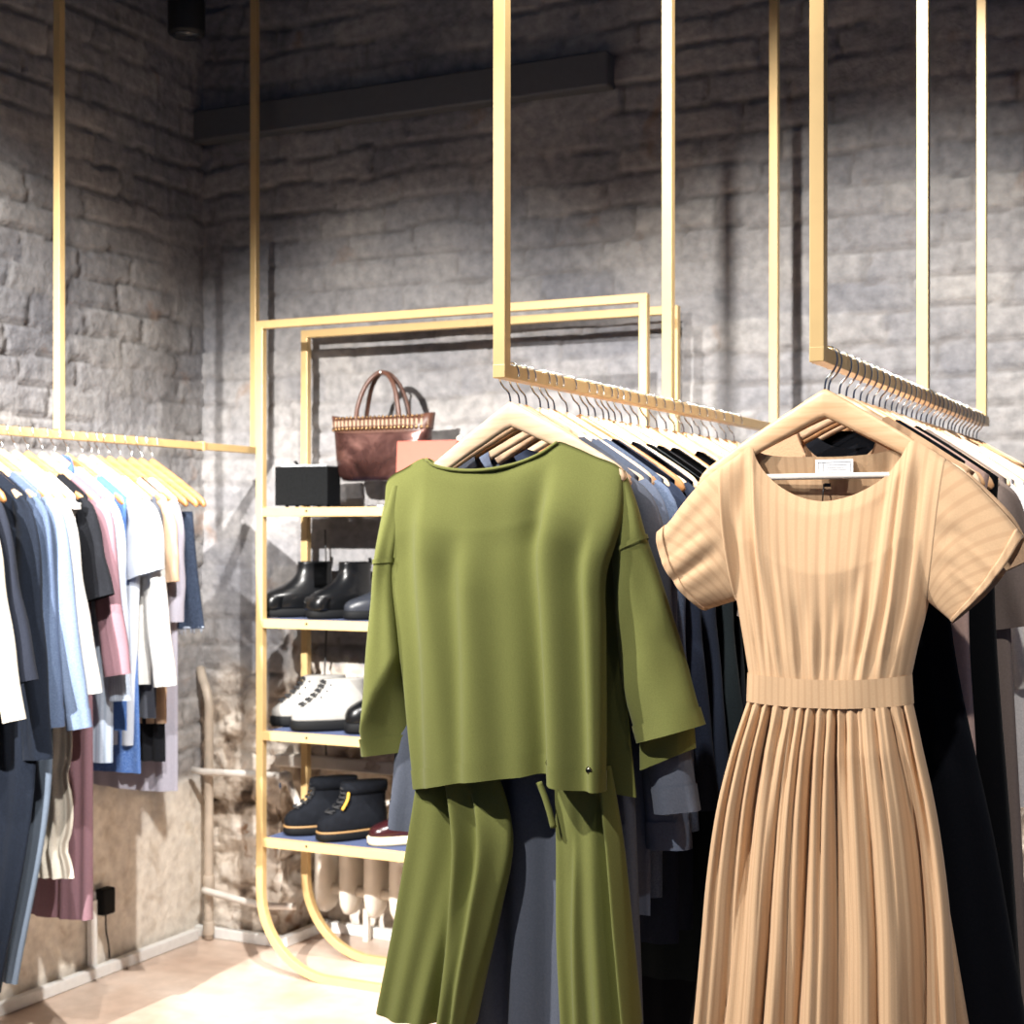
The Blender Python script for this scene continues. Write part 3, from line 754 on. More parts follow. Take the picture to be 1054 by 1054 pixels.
# ------------------------------------------------------------------ other clothes, right rail
zat2 = lambda px, py, Y: P(px, py, Y)[1]
tan2 = fm('c4a281', var=.05)
garment(XR, 2.535, 'tan_dress', 'second tan dress, only its cuff and shoulder showing behind the tan striped dress', 'dress', tan2, zat2(712, 1046, 2.535), chest=.09, hem=.22, nb=.08,
        sleeve=(XR+.315, 1.455, .10, .12), nd=.10, amp=.006, seed=41, T=(.009, .012, .012), cuff=True)
garment(XR, 2.66, 'black_dress', 'long black dress with a flared skirt, right behind the tan dresses', 'dress', ink, .40, sh=.19, chest=.16, hem=.335,
        nd=.05, amp=.02, seed=42, T=(.009, .018, .03))
garment(XR, 2.73, 'pink_dress', 'pale pink dress showing as a thin strip between two black dresses', 'dress', fm('c3a498', var=.06), .78, chest=.19, hem=.21,
        nd=.05, amp=.010, seed=43, T=(.009, .014, .016))
garment(XR, 2.82, 'black_dress', 'plain long black dress on the right rail between the pink strip and the taupe dress', 'dress', ink2, .45, chest=.215, hem=.275,
        nd=.05, amp=.012, seed=44, T=(.009, .014, .02))
garment(XR, 2.93, 'taupe_dress', 'taupe dress with a waist seam, at the right edge of the photo', 'dress', fm('7e7069', var=.06), .50, chest=.225, hem=.27,
        sleeve=(XR+.29, 1.33, .10), nd=.05, amp=.016, seed=45, T=(.009, .016, .024))
garment(XR, 3.03, 'grey_tee', 'light grey marl t-shirt on the right rail, above the taupe dress', 't-shirt', fm('b9b4b2', var=.08, fleck='d0cccb'), .95, chest=.21, hem=.22,
        sleeve=(XR+.29, 1.36, .11), nd=.04, amp=.010, seed=46, T=(.009, .016, .018))
garment(XR, 3.15, 'white_jumper', 'fluffy white jumper farthest along the right rail', 'jumper', fm('dcd8d6', var=.08), .95, chest=.23, hem=.23,
        sleeve=(XR+.31, 1.2, .11), nd=.04, amp=.010, seed=47, T=(.009, .02, .02))

# ------------------------------------------------------------------ clothes, left rail
def left(Y, name, label, cat, mat, zhem, send=None, sw=.08, **kw):
    s = None
    if send: X, Z = P(send[0], send[1], Y); s = (X, Z, sw, kw.pop('upper', .085))
    kw.setdefault('nw', .12)
    return garment(XLR, Y, name, label, cat, mat, zhem, sleeve=s, **kw)
zat = lambda px, py, Y: P(px, py, Y)[1]
white = fm('c6c4c0', var=.04); white2 = fm('c3c8d1', var=.04)
left(2.93, 'cream_jumper', 'cream white long-sleeved jumper cut by the left edge of the photo', 'jumper', fm('c8c1b2', var=.05), .95, (19, 741), .07, seed=51, T=(.009, .02, .022))
left(2.99, 'charcoal_jumper', 'charcoal jumper between the cream jumper and the navy knit', 'jumper', fm('1c1f28', var=.15), 1.0, (32, 700), .08, seed=52, T=(.009, .016, .018))
left(3.12, 'navy_jumpsuit', 'dark navy knitted jumpsuit reaching lowest on the left rail', 'jumpsuit', fm('11161f', var=.16, fleck='1b212e'), .235, (54, 781), .095, seed=53, chest=.225, mid=.25, hem=.12, amp=.014, T=(.009, .016, .022))
left(3.165, 'grey_trousers', 'slate grey satin trousers behind the navy jumpsuit on the left rail', 'trousers', fm('5c6673', rough=.5), .25, None, seed=54, chest=.225, mid=.262, hem=.14, T=(.008, .010, .012))
left(3.175, 'chambray_shirt', 'slate blue chambray shirt with rolled cuff, left of its paler twin', 'shirt', fm('455167', var=.14, fleck='57657c'), .95, (66, 748), .085, seed=55, cuff=True, T=(.009, .014, .014))
left(3.215, 'chambray_shirt', 'paler grey-blue chambray shirt with rolled cuff, beside the white long-sleeved top', 'shirt', fm('606e86', var=.14, fleck='73829a'), .95, (96, 748), .085, seed=56, cuff=True, T=(.009, .014, .014))
left(3.257, 'white_blouse', 'white long-sleeved slub top on the left rail', 'top', white, 1.0, (103, 713), .06, seed=57, T=(.009, .014, .016))
left(3.31, 'white_tee', 'off-white t-shirt with a short flared sleeve, next to the black t-shirt', 't-shirt', white, 1.0, (84, 524), .09, seed=58, T=(.009, .014, .014))
left(3.36, 'black_tee', 'black t-shirt with a boxy short sleeve on the left rail', 't-shirt', fm('131418', var=.15, fleck='1f2126'), .95, (118, 611), .115, seed=59, T=(.009, .018, .02), upper=.10)
left(3.42, 'mauve_dress', 'long dusty mauve dress hanging down on the left rail', 'dress', fm('80626a', var=.08), zat(95, 946, 3.42), (135, 693), .085, seed=60, chest=.19, hem=.19, amp=.014, T=(.009, .018, .026))
left(3.487, 'light_blue_shirt', 'pale blue striped shirt with a dark denim collar, beside the mauve dress', 'shirt', fm('bfcbdc', stripes=('a9b8cc', 60, .2, .6)), zat(130, 785, 3.487), (139, 720), .075, seed=61, nw=.08, hem=.215, T=(.009, .016, .018), collar=fm('3d5484', var=.15), cuff=True)
left(3.535, 'denim_dress', 'bright blue denim dress showing as a strip below the white short sleeve', 'dress', fm('46659c', var=.15, fleck='5b79ad'), zat(140, 752, 3.535), None, seed=62, hem=.225, T=(.009, .014, .014), collar=fm('34508a', var=.15))
left(3.585, 'white_shirt', 'crisp white shirt with a wide short sleeve, the brightest on the left rail', 'shirt', white2, zat(150, 768, 3.585), (168, 585), .17, seed=63, hem=.20, T=(.009, .02, .02), upper=.12)
left(3.628, 'white_blouse', 'plain white blouse between the wide-sleeved shirt and the charcoal top', 'blouse', white, zat(180, 706, 3.628), (181, 705), .075, seed=64, T=(.009, .014, .016))
left(3.665, 'charcoal_jumper', 'charcoal grey top between the white blouse and the beige blouse', 'top', fm('4d5059', var=.1), zat(175, 740, 3.665), (172, 640), .075, seed=65, T=(.009, .012, .012), nw=.205)
left(3.715, 'beige_blouse', 'beige blouse with a fluttering sleeve near the corner end of the left rail', 'blouse', fm('c5a68a', var=.06), zat(180, 745, 3.715), (187, 598), .08, seed=66, T=(.009, .016, .018))
left(3.765, 'cardigan', 'pale lilac-grey long cardigan beside the dark denim shorts', 'cardigan', fm('a5a2ae', var=.06), zat(196, 815, 3.765), (190, 640), .07, seed=67, T=(.008, .014, .018))
# pieces that show below the shirts
left(3.285, 'ruffle_skirt', 'cream ruffled skirt with thin dark checks, below the white top on the left rail', 'skirt', fm('ddd5c6', stripes=('a59a8c', 12, .93, .99)), zat(62, 905, 3.285), None, seed=68, sh=.2, chest=.2, hem=.20, amp=.024, freqs=(7, 9, 11), T=(.007, .010, .016), ruffle=.035)
left(3.60, 'blue_denim_skirt', 'bright blue denim skirt with a frayed hem, below the white shirts', 'skirt', fm('4767a2', var=.2, fleck='7d98c6'), zat(165, 797, 3.60), None, seed=69, sh=.2, hem=.225, amp=.008, T=(.007, .010, .012))
left(3.69, 'lace_skirt', 'black lace skirt hanging lowest beside the lilac cardigan', 'skirt', fm('17181c', var=.3), zat(190, 787, 3.69), None, seed=70, sh=.2, hem=.215, amp=.012, freqs=(7, 9, 12), T=(.007, .010, .012))
# dark denim shorts on the clip hanger
Yc = lY[-2]; org = (XLR, Yc, ZR); q = lp(org)
t = thing('denim_shorts', 'dark denim shorts with frayed hems clipped to a hanger near the corner', 'shorts', org)
dk = fm('2f3849', var=.25, fleck='4a566c')
zt, zb = -.228, -.60
for sg in (-1, 1):
    g = coons([(0, zt), (sg*.2, zt+.0)], [(sg*.02, zb), (sg*.245, zb+.01)], [(0, zt), (sg*.0, zt-.2), (sg*.02, zb)], [(sg*.2, zt), (sg*.215, zt-.15), (sg*.245, zb+.01)], 30, 30)
    k = bag(g, g, lambda s, v: .022*np.sqrt(np.clip(1-s*s, 0, 1))**.6, waves(71+sg, (2, 3, 5), .008), close=False); lg = k.build('shorts_leg', dk, t)
    k = MB(); rr = random.Random(5+sg); k.tube([(sg*(.022+.221*u), .020*sgn*math.sqrt(max(0, 1-(2*u-1)**2)), zb+.004+.01*u) for sgn in (-1, 1) for u in (np.linspace(0, 1, 24) if sgn < 0 else np.linspace(1, 0, 24))], .003, 5)
    for j in range(46):
        u = j/45; x = sg*(.022+.221*u)+rr.uniform(-.002, .002); y = rr.choice((-1, 1))*.02*math.sqrt(max(0, 1-(2*u-1)**2)); z0 = zb+.006+.01*u
        k.tube([(x, y, z0), (x+rr.uniform(-.006, .006), y+rr.uniform(-.004, .004), z0-rr.uniform(.008, .026))], .0014, 4)
    k.build('frayed_hem', fm('aeb9cc'), lg)
k = MB(); g = coons([(-.2, zt+.004), (.2, zt+.004)], [(-.203, zt-.036), (.203, zt-.036)], [(-.2, zt+.004), (-.203, zt-.036)], [(.2, zt+.004), (.203, zt-.036)], 30, 4)
bag(g, g, lambda s, v: .0235*np.sqrt(np.clip(1-s*s, 0, 1))**.6, lambda s, v: 0*s, k, close=False); k.build('waistband', dk, t)
k = MB(); k.tube([(0, -.022, zt-.016), (0, -.028, zt-.016)], .008, 12); k.build('button', M['chrome'], t)

# ------------------------------------------------------------------ shelf unit
YF, YK, XA, XB, ZT = 4.26, 4.53, -3.01, -1.63, 2.19
ZS = (1.575, 1.2, .822, .462)
t = thing('shelf_unit', 'gold tubular shelf unit with rounded feet against the back wall', 'shelf unit', ((XA+XB)/2, (YF+YK)/2, 0))
cx, cy = (XA+XB)/2, (YF+YK)/2
hw = (XB-XA)/2; R_ = .27
def loop(y):
    p = [(0, y, ZT), (-hw, y, ZT), (-hw, y, R_+.0125)]
    p += [(-hw+R_*(1-cos(a)), y, .0125+R_*(1-sin(a))) for a in np.linspace(0, pi/2, 16)[1:]]
    p += [(hw-R_*(1-sin(a)), y, .0125+R_*(1-cos(a))) for a in np.linspace(0, pi/2, 16)]
    p += [(hw, y, ZT), (0, y, ZT)]
    return p
for nm, y in (('front_frame', YF-cy), ('back_frame', YK-cy)):
    k = MB(); k.sweep(loop(y), .0265); k.build(nm, M['gold'], t, bevel=.002)
felt = plain('dark blue shelf felt', '3a4666', rough=.9, var=.15, scale=200)
dark = plain('dark screw', '3a3026', rough=.5, metal=.6)
for z in ZS:
    k = MB(); k.box((0, 0, z-.012), (2*hw-.028, YK-YF-.03, .022)); b_ = k.build('shelf_board', felt, t, bevel=.001)
    for y in (YF-cy, YK-cy):
        k = MB(); k.box((0, y, z-.0165), (2*hw-.027, .0245, .030)); k.build('shelf_rail', M['gold'], b_, bevel=.0015)
    for x in (-hw+.19, hw-.19):
        k = MB(); k.cyl((x, YF-cy-.0125, z-.013), (x, YF-cy-.0145, z-.013), .0045, 10); k.build('screw', dark, b_)

def zsurf(i): return ZS[i]
def on(px, Y, i): return (P(px, 545, Y)[0], Y, ZS[i])

# ------------------------------------------------------------------ shoes
leather = plain('polished black leather', '0b0c0e', rough=.3, var=.2, scale=25, bump=.08, coat=.15, spec=.35)
nubuck = plain('black nubuck', '101217', rough=.9, var=.2, scale=60, bump=.2, spec=.1)
rubber = plain('black rubber', '0d0e10', rough=.7, spec=.15)
whiteL = plain('white leather', '8f8d89', rough=.5, var=.06, spec=.3)
oxblood = plain('oxblood leather', '2e1114', rough=.25, coat=.4)
greyL = plain('dark grey leather', '262930', rough=.4, coat=.2)
cream = plain('cream rubber', 'd9c7a6', rough=.6); tanw = plain('tan welt', '8a6a42', rough=.6)
yel = plain('yellow webbing', 'c99a32', rough=.7)
def ring(z, f, b, w, n=32, toe=.75):
    o = []
    for j in range(n):
        g = 2*pi*j/n; c, s_ = cos(g), sin(g); e = toe if c > 0 else .8
        L = (b+f)/2; y0 = (b-f)/2
        o.append((w*math.copysign(abs(s_)**.85, s_)*(1-.10*max(0, -c)), y0 - L*math.copysign(abs(c)**e, c), z))
    return o
def shoe(name, label, cat, prof, mat, sole, loc, yaw, sole_h=.03, heel=None, group=None, laces=None, tabs=None, extra=None, welt=None, solemat=None, cap=None):
    t = thing(name, label, cat, loc, (0, 0, yaw), group)
    p0 = prof[0]
    k = MB(); sh_ = sole_h
    k.loft([ring(.001, p0[1]-.002, p0[2]+.0, p0[3]+.002), ring(sh_*.3, p0[1]+.006, p0[2]+.005, p0[3]+.006), ring(sh_*.9, p0[1]+.006, p0[2]+.005, p0[3]+.006), ring(sh_, p0[1]+.003, p0[2]+.003, p0[3]+.004)])
    if not heel: pass
    k.build('sole', sole, t)
    if welt:
        k = MB(); k.loft([ring(sh_-.002, p0[1]+.005, p0[2]+.004, p0[3]+.006), ring(sh_+.003, p0[1]+.005, p0[2]+.004, p0[3]+.006)]); k.build('welt', welt, t)
    zz = [p[0] for p in prof]; arr = np.array(prof); fine = catmull(arr, 36)
    k = MB(); rings = [ring(*p) for p in fine]
    top = fine[-1]
    inner = [ring(top[0]-.001, top[1]-.006, top[2]-.006, top[3]-.006), ring(top[0]-.05, top[1]-.007, top[2]-.007, top[3]-.007)]
    k.loft(rings+inner, True, True); k.build('upper', mat, t)
    fr_ = lambda z: np.interp(z, fine[:, 0], fine[:, 1]); wd = lambda z: np.interp(z, fine[:, 0], fine[:, 3])
    if cap:
        k = MB(); k.loft([[(x*1.03, y*1.0-.0015, z) for x, y, z in ring(p[0], p[1]+.002, -p[1]+.075, p[3]*1.01)] for p in fine if p[0] < cap]); k.build('toe_cap', mat, t)
    if laces:
        lm, z0, z1, n_ = laces; k = MB()
        for i in range(n_):
            z = z0+(z1-z0)*i/(n_-1); y = -fr_(z); w = min(.022, wd(z)*.6)
            z2 = z+(z1-z0)/n_*.5; y2 = -fr_(z2)
            k.tube([(-w, y+.004, z+.004), (0, y-.009, z+.007), (w, y2+.002, z2+.006)], .003, 6, smooth=8)
            k.tube([(w, y+.004, z+.004), (0, y-.0095, z+.008), (-w, y2+.002, z2+.006)], .003, 6, smooth=8)
        k.build('laces', lm, t)
    if tabs:
        tm, h_ = tabs; k = MB(); k.box((0, top[2]-.004, top[0]+h_/2-.006), (.018, .005, h_+.01)); k.build('pull_tab', tm, t, bevel=.002)
    if extra: extra(t, fr_, wd, top)
    return t
chel = [(.03, .140, .118, .047), (.055, .141, .118, .050), (.076, .131, .115, .049), (.092, .106, .112, .044), (.110, .066, .110, .039), (.133, .032, .106, .035), (.158, .016, .106, .034), (.19, .014, .112, .036)]
def zipx(t, fr_, wd, top):
    k = MB(); k.tube([(-wd(.09)-.001, .03, .07), (-wd(.12)-.002, .04, .12), (-wd(.18)-.001, .045, .182)], .003, 6, smooth=10); k.build('zip', M['chrome'], t)
def elastic(t, fr_, wd, top):
    for sg in (-1, 1):
        k = MB(); k.loft([[(sg*(wd(z)+.0006), y, z) for y in (.03, .075, .075, .03)] for z in np.linspace(.10, .185, 6)]); k.build('elastic_panel', rubber, t)
shoe('chelsea_boot', 'left one of the glossy black ankle boots on the second shelf', 'boot', chel, leather, rubber, on(311, 4.415, 1), radians(-38), tabs=(leather, .016), extra=elastic, cap=.078, group='black ankle boots on the second shelf')
shoe('chelsea_boot', 'black ankle boot with a silver side zip, second from the left on the second shelf', 'boot', chel, leather, rubber, on(354, 4.415, 1), radians(-24), tabs=(leather, .014), extra=zipx, cap=.078, group='black ankle boots on the second shelf')
low = [(.028, .135, .118, .045), (.045, .135, .118, .047), (.06, .122, .115, .045), (.072, .09, .112, .04), (.085, .05, .11, .037), (.10, .015, .11, .035)]
shoe('leather_shoe', 'dark grey leather shoe on the second shelf, partly behind the green sleeve', 'shoe', low, greyL, rubber, on(392, 4.42, 1), radians(-30))
hi = [(.036, .142, .118, .046), (.055, .141, .118, .048), (.07, .128, .116, .046), (.085, .104, .114, .043), (.105, .076, .112, .040), (.13, .050, .110, .037), (.155, .034, .112, .036), (.172, .030, .114, .036)]
def holes(t, fr_, wd, top):
    k = MB()
    for z in (.11, .13, .15):
        for sg in (-1, 1): k.ball((sg*(wd(z)*.86), -fr_(z)+.022, z+.004), .0034, 8, 5)
    k.build('eyelets', rubber, t)
blk = plain('black cord lace', '1b1b1d', rough=.8)
shoe('high_top_boot', 'white lace-up boot with thick black sole, the left one behind its partner', 'boot', hi, whiteL, rubber, on(322, 4.45, 2), radians(-52), sole_h=.036, laces=(blk, .082, .155, 6), extra=holes, group='white boots on the third shelf')
shoe('high_top_boot', 'white lace-up boot with thick black sole, the right one in front', 'boot', hi, whiteL, rubber, on(343, 4.385, 2), radians(-46), sole_h=.036, laces=(blk, .082, .155, 6), extra=holes, group='white boots on the third shelf')
shoe('leather_shoe', 'black round-toed shoe beside the white boots on the third shelf', 'shoe', [(p[0]+.006, *p[1:]) for p in chel[:6]], leather, rubber, on(396, 4.42, 2), radians(-35), sole_h=.036)
wk = [(.034, .140, .118, .047), (.052, .141, .118, .05), (.07, .132, .117, .049), (.086, .106, .116, .045), (.105, .072, .114, .041), (.13, .050, .112, .039), (.158, .044, .114, .040), (.178, .050, .116, .042)]
def yelx(t, fr_, wd, top, y=True):
    k = MB(); k.tube([(.030, -fr_(.14)+.004, .158), (.038, -fr_(.12)+.006, .135), (.043, -fr_(.10)+.006, .105)], .0048, 6, smooth=10); (k.build('lace_end', yel, t) if y else None)
    k = MB(); k.loft([ring(.150, top[1]+.001, top[2]+.002, top[3]+.001), ring(.170, top[1]+.004, top[2]+.004, top[3]+.003), ring(.186, top[1]+.001, top[2]+.002, top[3]+.000)]); k.build('padded_collar', nubuck, t)
shoe('work_boot', 'black nubuck work boot with tan welt, left one on the bottom shelf', 'boot', wk, nubuck, rubber, on(334, 4.425, 3), radians(-38), sole_h=.03, welt=tanw, laces=(blk, .088, .16, 6), extra=lambda *a: yelx(*a, y=False), group='black work boots on the bottom shelf')
shoe('work_boot', 'black nubuck work boot with tan welt, right one beside the yellow lace end', 'boot', wk, nubuck, rubber, on(366, 4.395, 3), radians(-30), sole_h=.03, welt=tanw, laces=(blk, .088, .16, 6), extra=yelx, group='black work boots on the bottom shelf')
shoe('leather_shoe', 'oxblood shoe with a cream sole on the bottom shelf beside the grey cuff', 'shoe', low, oxblood, cream, on(420, 4.40, 3), radians(-40))

# ------------------------------------------------------------------ things on the top shelf
x0, _ = P(286, 545, 4.33); x1, _ = P(338, 545, 4.33)
bw = (x1-x0); t = thing('storage_box', 'small black box with a pale lid on the top shelf', 'box', ((x0+x1)/2, 4.36, ZS[0]), (0, 0, radians(6)))
bk_ = plain('black textured card', '0f1011', rough=.85, var=.3, scale=120, bump=.3, spec=.1)
k = MB(); k.box((0, 0, .072), (bw*.97, .10, .132)); k.build('box_body', bk_, t, bevel=.002)
k = MB(); k.box((.006, 0, .1405), (bw*.84, .085, .005)); k.build('lid', plain('pale grey card', 'bfc2c4', rough=.6), t, bevel=.001)
for sx in (-.06, .06):
    for sy in (-.035, .035):
        k = MB(); k.cyl((sx, sy, .0005), (sx, sy, .0065), .006, 10); k.build('foot', rubber, t)
k = MB(); k.tube([(-.035, 0, .141), (-.048, 0, .157)], [.004, .006], 8); k.build('aerial', rubber, t)

# handbag on its stand
Yb = 4.42
bl, br = P(343, 545, Yb)[0], P(447, 545, Yb)[0]; bcx = (bl+br)/2; ztop = P(395, 428, Yb)[1]; zbot = P(395, 495, Yb)[1]; zh = P(395, 383, Yb)[1]
t = thing('bag_stand', 'slim chrome stand holding up the copper handbag', 'bag stand', (bcx, Yb+.0, ZS[0]))
H = zh-ZS[0]
k = MB(); k.cyl((0, 0, 0.0005), (0, 0, .006), .055, 28); k.build('base', M['chrome'], t, bevel=.001)
k = MB(); k.tube([(0, .06*0+.075, .004), (0, .075, H-.05), (0, .06, H-.012), (0, .02, H-.009), (0, -.012, H-.008), (0, -.018, H+.002)], .0042, 10, smooth=40); k.tube([(0, .075, .004), (0, .03, .004)], .0042, 8); k.build('rod', M['chrome'], t)
bagm, nt, b = base_mat('copper metallic leather')
tc = N(nt, 'ShaderNodeTexCoord'); no = N(nt, 'ShaderNodeTexNoise', Scale=9.0, Detail=5.0, Distortion=.8); nt.links.new(tc.outputs['Object'], no.inputs['Vector'])
nt.links.new(ramp(nt, no.outputs[0], [(.32, hexc('241615')), (.5, hexc('4d322e')), (.68, hexc('86625a'))]), b.inputs['Base Color'])
b.inputs['Metallic'].default_value = .6; b.inputs['Roughness'].default_value = .27
bp = N(nt, 'ShaderNodeBump', Strength=.35, Distance=.02); nt.links.new(no.outputs[0], bp.inputs['Height']); nt.links.new(bp.outputs[0], b.inputs['Normal'])
t = thing('handbag', 'copper brown leather handbag with studded rim and round handle on the top shelf', 'handbag', (bcx, Yb, ZS[0]))
wT = (br-bl)/2; hB = ztop-zbot; z0 = zbot-ZS[0]
def bring(z, w, d, n=48, pw=.45):
    o = []
    for j in range(n):
        g = 2*pi*j/n; o.append((w*math.copysign(abs(cos(g))**pw, cos(g)), d*math.copysign(abs(sin(g))**.7, sin(g)), z + .006*cos(2*g)*(z > z0+.1)))
    return o
k = MB(); k.loft([bring(z0, wT*.70, .030), bring(z0+.004, wT*.76, .044), bring(z0+.02, wT*.82, .054), bring(z0+hB*.35, wT*.88, .054), bring(z0+hB*.7, wT*.93, .045), bring(z0+hB*.9, wT*.97, .036),
                  bring(z0+hB*.9, wT*.94, .032), bring(z0+hB*.6, wT*.9, .038)], True, True); k.build('bag_body', bagm, t)
stud = plain('brass studs', '7d6246', rough=.3, metal=1); brown = plain('dark brown leather', '55372b', rough=.4)
k = MB(); k.loft([bring(z0+hB*.76, wT*.955, .044), bring(z0+hB*.82, wT*.965, .042), bring(z0+hB*1.0, wT, .038), bring(z0+hB*1.0, wT*.98, .034), bring(z0+hB*.82, wT*.94, .036)], False, False)
rim = k.build('rim_band', brown, t)
for row, zz_, r_ in ((0, .80, .0075), (1, .97, .006)):
    k = MB()
    for j in range(24):
        u = -1+2*(j+.5+.5*row*0)/24; x = u*wT*.96; y = -.043*(1-abs(u)**6)**.5-.002 if row == 0 else -.039*(1-abs(u)**6)**.5-.001
        k.ball((x, y, z0+hB*zz_), (r_, .004, r_), 8, 6)
    k.build('stud_row', stud, rim)
k = MB()
for j in range(24):
    u = -1+2*(j+.5)/24; k.box((u*wT*.965, -.0405*(1-abs(u)**6)**.5-.001, z0+hB*.885), (.0075, .003, hB*.09))
k.build('whipstitch', plain('pale stitching', '9c8670', rough=.6), rim)
hx = P(415, 545, Yb)[0]-P(372, 545, Yb)[0]; hx /= 2; hz = z0+hB*.86
for y in (-.034, .030):
    k = MB(); k.tube([(-hx-.004, y, hz), (-hx*.96, y, hz+.06), (-hx*.62, y*.6, H-.040), (-hx*.22, y*.3, H-.006), (0, y*.25, H-.001), (hx*.22, y*.3, H-.006), (hx*.62, y*.6, H-.040), (hx*.96, y, hz+.06), (hx+.004, y, hz)], .0078, 10, smooth=50)
    k.build('handle', brown, t)
# coral clutch box
x0, zt_ = P(409, 455, 4.31); x1 = P(470, 545, 4.31)[0]
t = thing('clutch_bag', 'coral pink clutch standing on the top shelf in front of the handbag', 'clutch', ((x0+x1)/2, 4.32, ZS[0]+.002), (radians(-4), 0, radians(4)))
pk = plain('coral pink leather', 'a0503f', rough=.55, var=.03); hh = zt_-ZS[0]
k = MB(); k.box((0, 0, hh/2), (x1-x0, .045, hh)); k.build('clutch_body', pk, t, bevel=.006)
k = MB(); k.box((0, -.0245, hh*.72), (x1-x0-.006, .005, hh*.55)); k.build('flap', pk, t, bevel=.002)
k = MB(); k.ball((x1-x0-.115, 0, hh+.006), .010, 10, 7); k.build('clasp', plain('pearl clasp', 'eadfce', rough=.3), t)

# ------------------------------------------------------------------ wall services
pipe = plain('old cream pipe paint', 'b8aa9a', rough=.5, var=.12, scale=20); pipew = plain('white painted pipe', 'd8d2ca', rough=.45, var=.08, scale=20)
Yp = YB-.085; X0 = P(215, 800, Yp)[0]
t = thing('riser_pipe', 'cream painted vertical heating pipe in the corner, bent at its top', 'pipe', (X0, Yp, 0))
k = MB(); zt_ = P(213, 724, Yp)[1]; k.tube([(0, 0, 0.001), (0, 0, zt_-.06), (0, 0, zt_), (-.02, .01, zt_+.05), (-.055, .03, zt_+.095), (-.075, .05, zt_+.12)], .0165, 14, smooth=40); k.build('pipe_run', pipe, t)
for z in (P(214, 908, Yp)[1], P(214, 955, Yp)[1]):
    k = MB(); k.cyl((0, 0, z-.025), (0, 0, z+.025), .021, 14); k.build('coupling', pipe, t, bevel=.003)
za = P(214, 793, Yp)[1]; xe, ze = P(300, 797, Yp)
t = thing('heating_pipe', 'white horizontal heating pipe with a valve, upper of the two in the corner', 'pipe', (X0, Yp-.032, za))
k = MB(); k.tube([(-.05, 0, .004), (0, 0, 0), (xe-X0, 0, ze-za)], .0125, 12); k.build('pipe_run', pipew, t)
k = MB(); k.tube([(xe-X0-.02, 0, ze-za), (xe-X0+.01, 0, ze-za-.02), (xe-X0+.085, .0, ze-za-.16)], .0135, 12); k.build('pipe_elbow', pipew, t)
k = MB(); k.ball((xe-X0, -.005, ze-za-.005), .024, 12, 8); k.cyl((xe-X0, -.02, ze-za), (xe-X0, -.05, ze-za+.004), .014, 12); k.build('valve', pipew, t)
zb_ = P(214, 914, Yp)[1]; xe2, ze2 = P(275, 931, Yp-.02)
t = thing('heating_pipe', 'lower sloping heating pipe running from the corner towards the radiator', 'pipe', (X0, Yp-.033, zb_))
k = MB(); k.tube([(0, 0, 0), (xe2-X0, 0, ze2-zb_), (xe2-X0+.10, .05, ze2-zb_-.005)], .0125, 12, smooth=20); k.build('pipe_run', pipew, t)
# radiator under the shelves
Yr = YN-.125; zr0 = P(370, 946, Yr-.05)[1]; xr0 = P(337, 900, Yr)[0]; pit = P(362, 900, Yr)[0]-xr0
t = thing('radiator', 'old cream cast-iron radiator in the recess behind the shelf unit', 'radiator', (xr0, Yr, 0))
rad = plain('cream radiator enamel', 'e2d9cb', rough=.45, var=.08, scale=15)
nsec = 12
for j in range(nsec):
    k = MB(); x = j*pit; rg = []
    for z, w, d in ((zr0, .006, .02), (zr0+.012, .017, .045), (zr0+.04, .025, .06), (zr0+.08, .0275, .065), (.42, .0275, .065), (.46, .025, .06), (.485, .014, .045), (.495, .004, .02)):
        rg.append([(x + w*math.copysign(abs(cos(2*pi*i/20))**.8, cos(2*pi*i/20)), d*math.copysign(abs(sin(2*pi*i/20))**.6, sin(2*pi*i/20)), z) for i in range(20)])
    k.loft(rg); k.build('radiator_section', rad, t)
k = MB(); k.cyl((-.06, 0, zr0+.085), ((nsec-1)*pit+.03, 0, zr0+.085), .02, 14); k.cyl((-.06, 0, .42), ((nsec-1)*pit+.03, 0, .42), .02, 14); k.build('header_pipe', rad, t)
for j in (1, nsec-2):
    k = MB(); k.box(((j+.5)*pit, .02, zr0*.5+.01), (.02, .02, zr0+.02)); k.build('foot', rad, t)
# plug-in adapter, its cable and the conduit
Ya = YX(106, XL+.03); D_ = 3.49*SA+Ya*CA; za = HC+(545-927)/FPX*D_
t = thing('power_adapter', 'black plug-in power adapter on the left wall above the white trunking', 'power adapter', (XL+.022, Ya, za))
k = MB(); k.box((.018, 0, 0), (.04, .06, .088)); k.build('adapter_body', rubber, t, bevel=.006)
k = MB(); k.box((-.004, 0, -.0), (.016, .075, .075)); k.build('socket', M['trunk'], t, bevel=.004)
k = MB(); k.tube([(.02, .0, -.045), (.018, .004, -.10), (.022, .012, -.15), (.024, .014, -.195)], .003, 6, smooth=14); k.build('cable', rubber, t)
t = thing('conduit', 'short white cable conduit rising from the trunking beside the black adapter', 'conduit', (XL+.03, YX(95, XL+.03), .040))
k = MB(); k.box((0, 0, .11), (.02, .03, .22)); k.build('conduit_channel', M['trunk'], t, bevel=.003)
# thin cable down the recess wall
k = MB(); xc, _ = P(335, 545, YB-.04); k.tube([(xc, YB-.042, 1.50), (xc+.006, YB-.042, 1.2), (xc-.004, YB-.042, .9), (xc+.004, YB-.042, .70)], .0035, 6, smooth=30)
tag(k.build('power_cable', plain('grey flex', '3b3a3a', rough=.6)), 'thin dark cable hanging down the brick wall behind the shelves', 'cable')
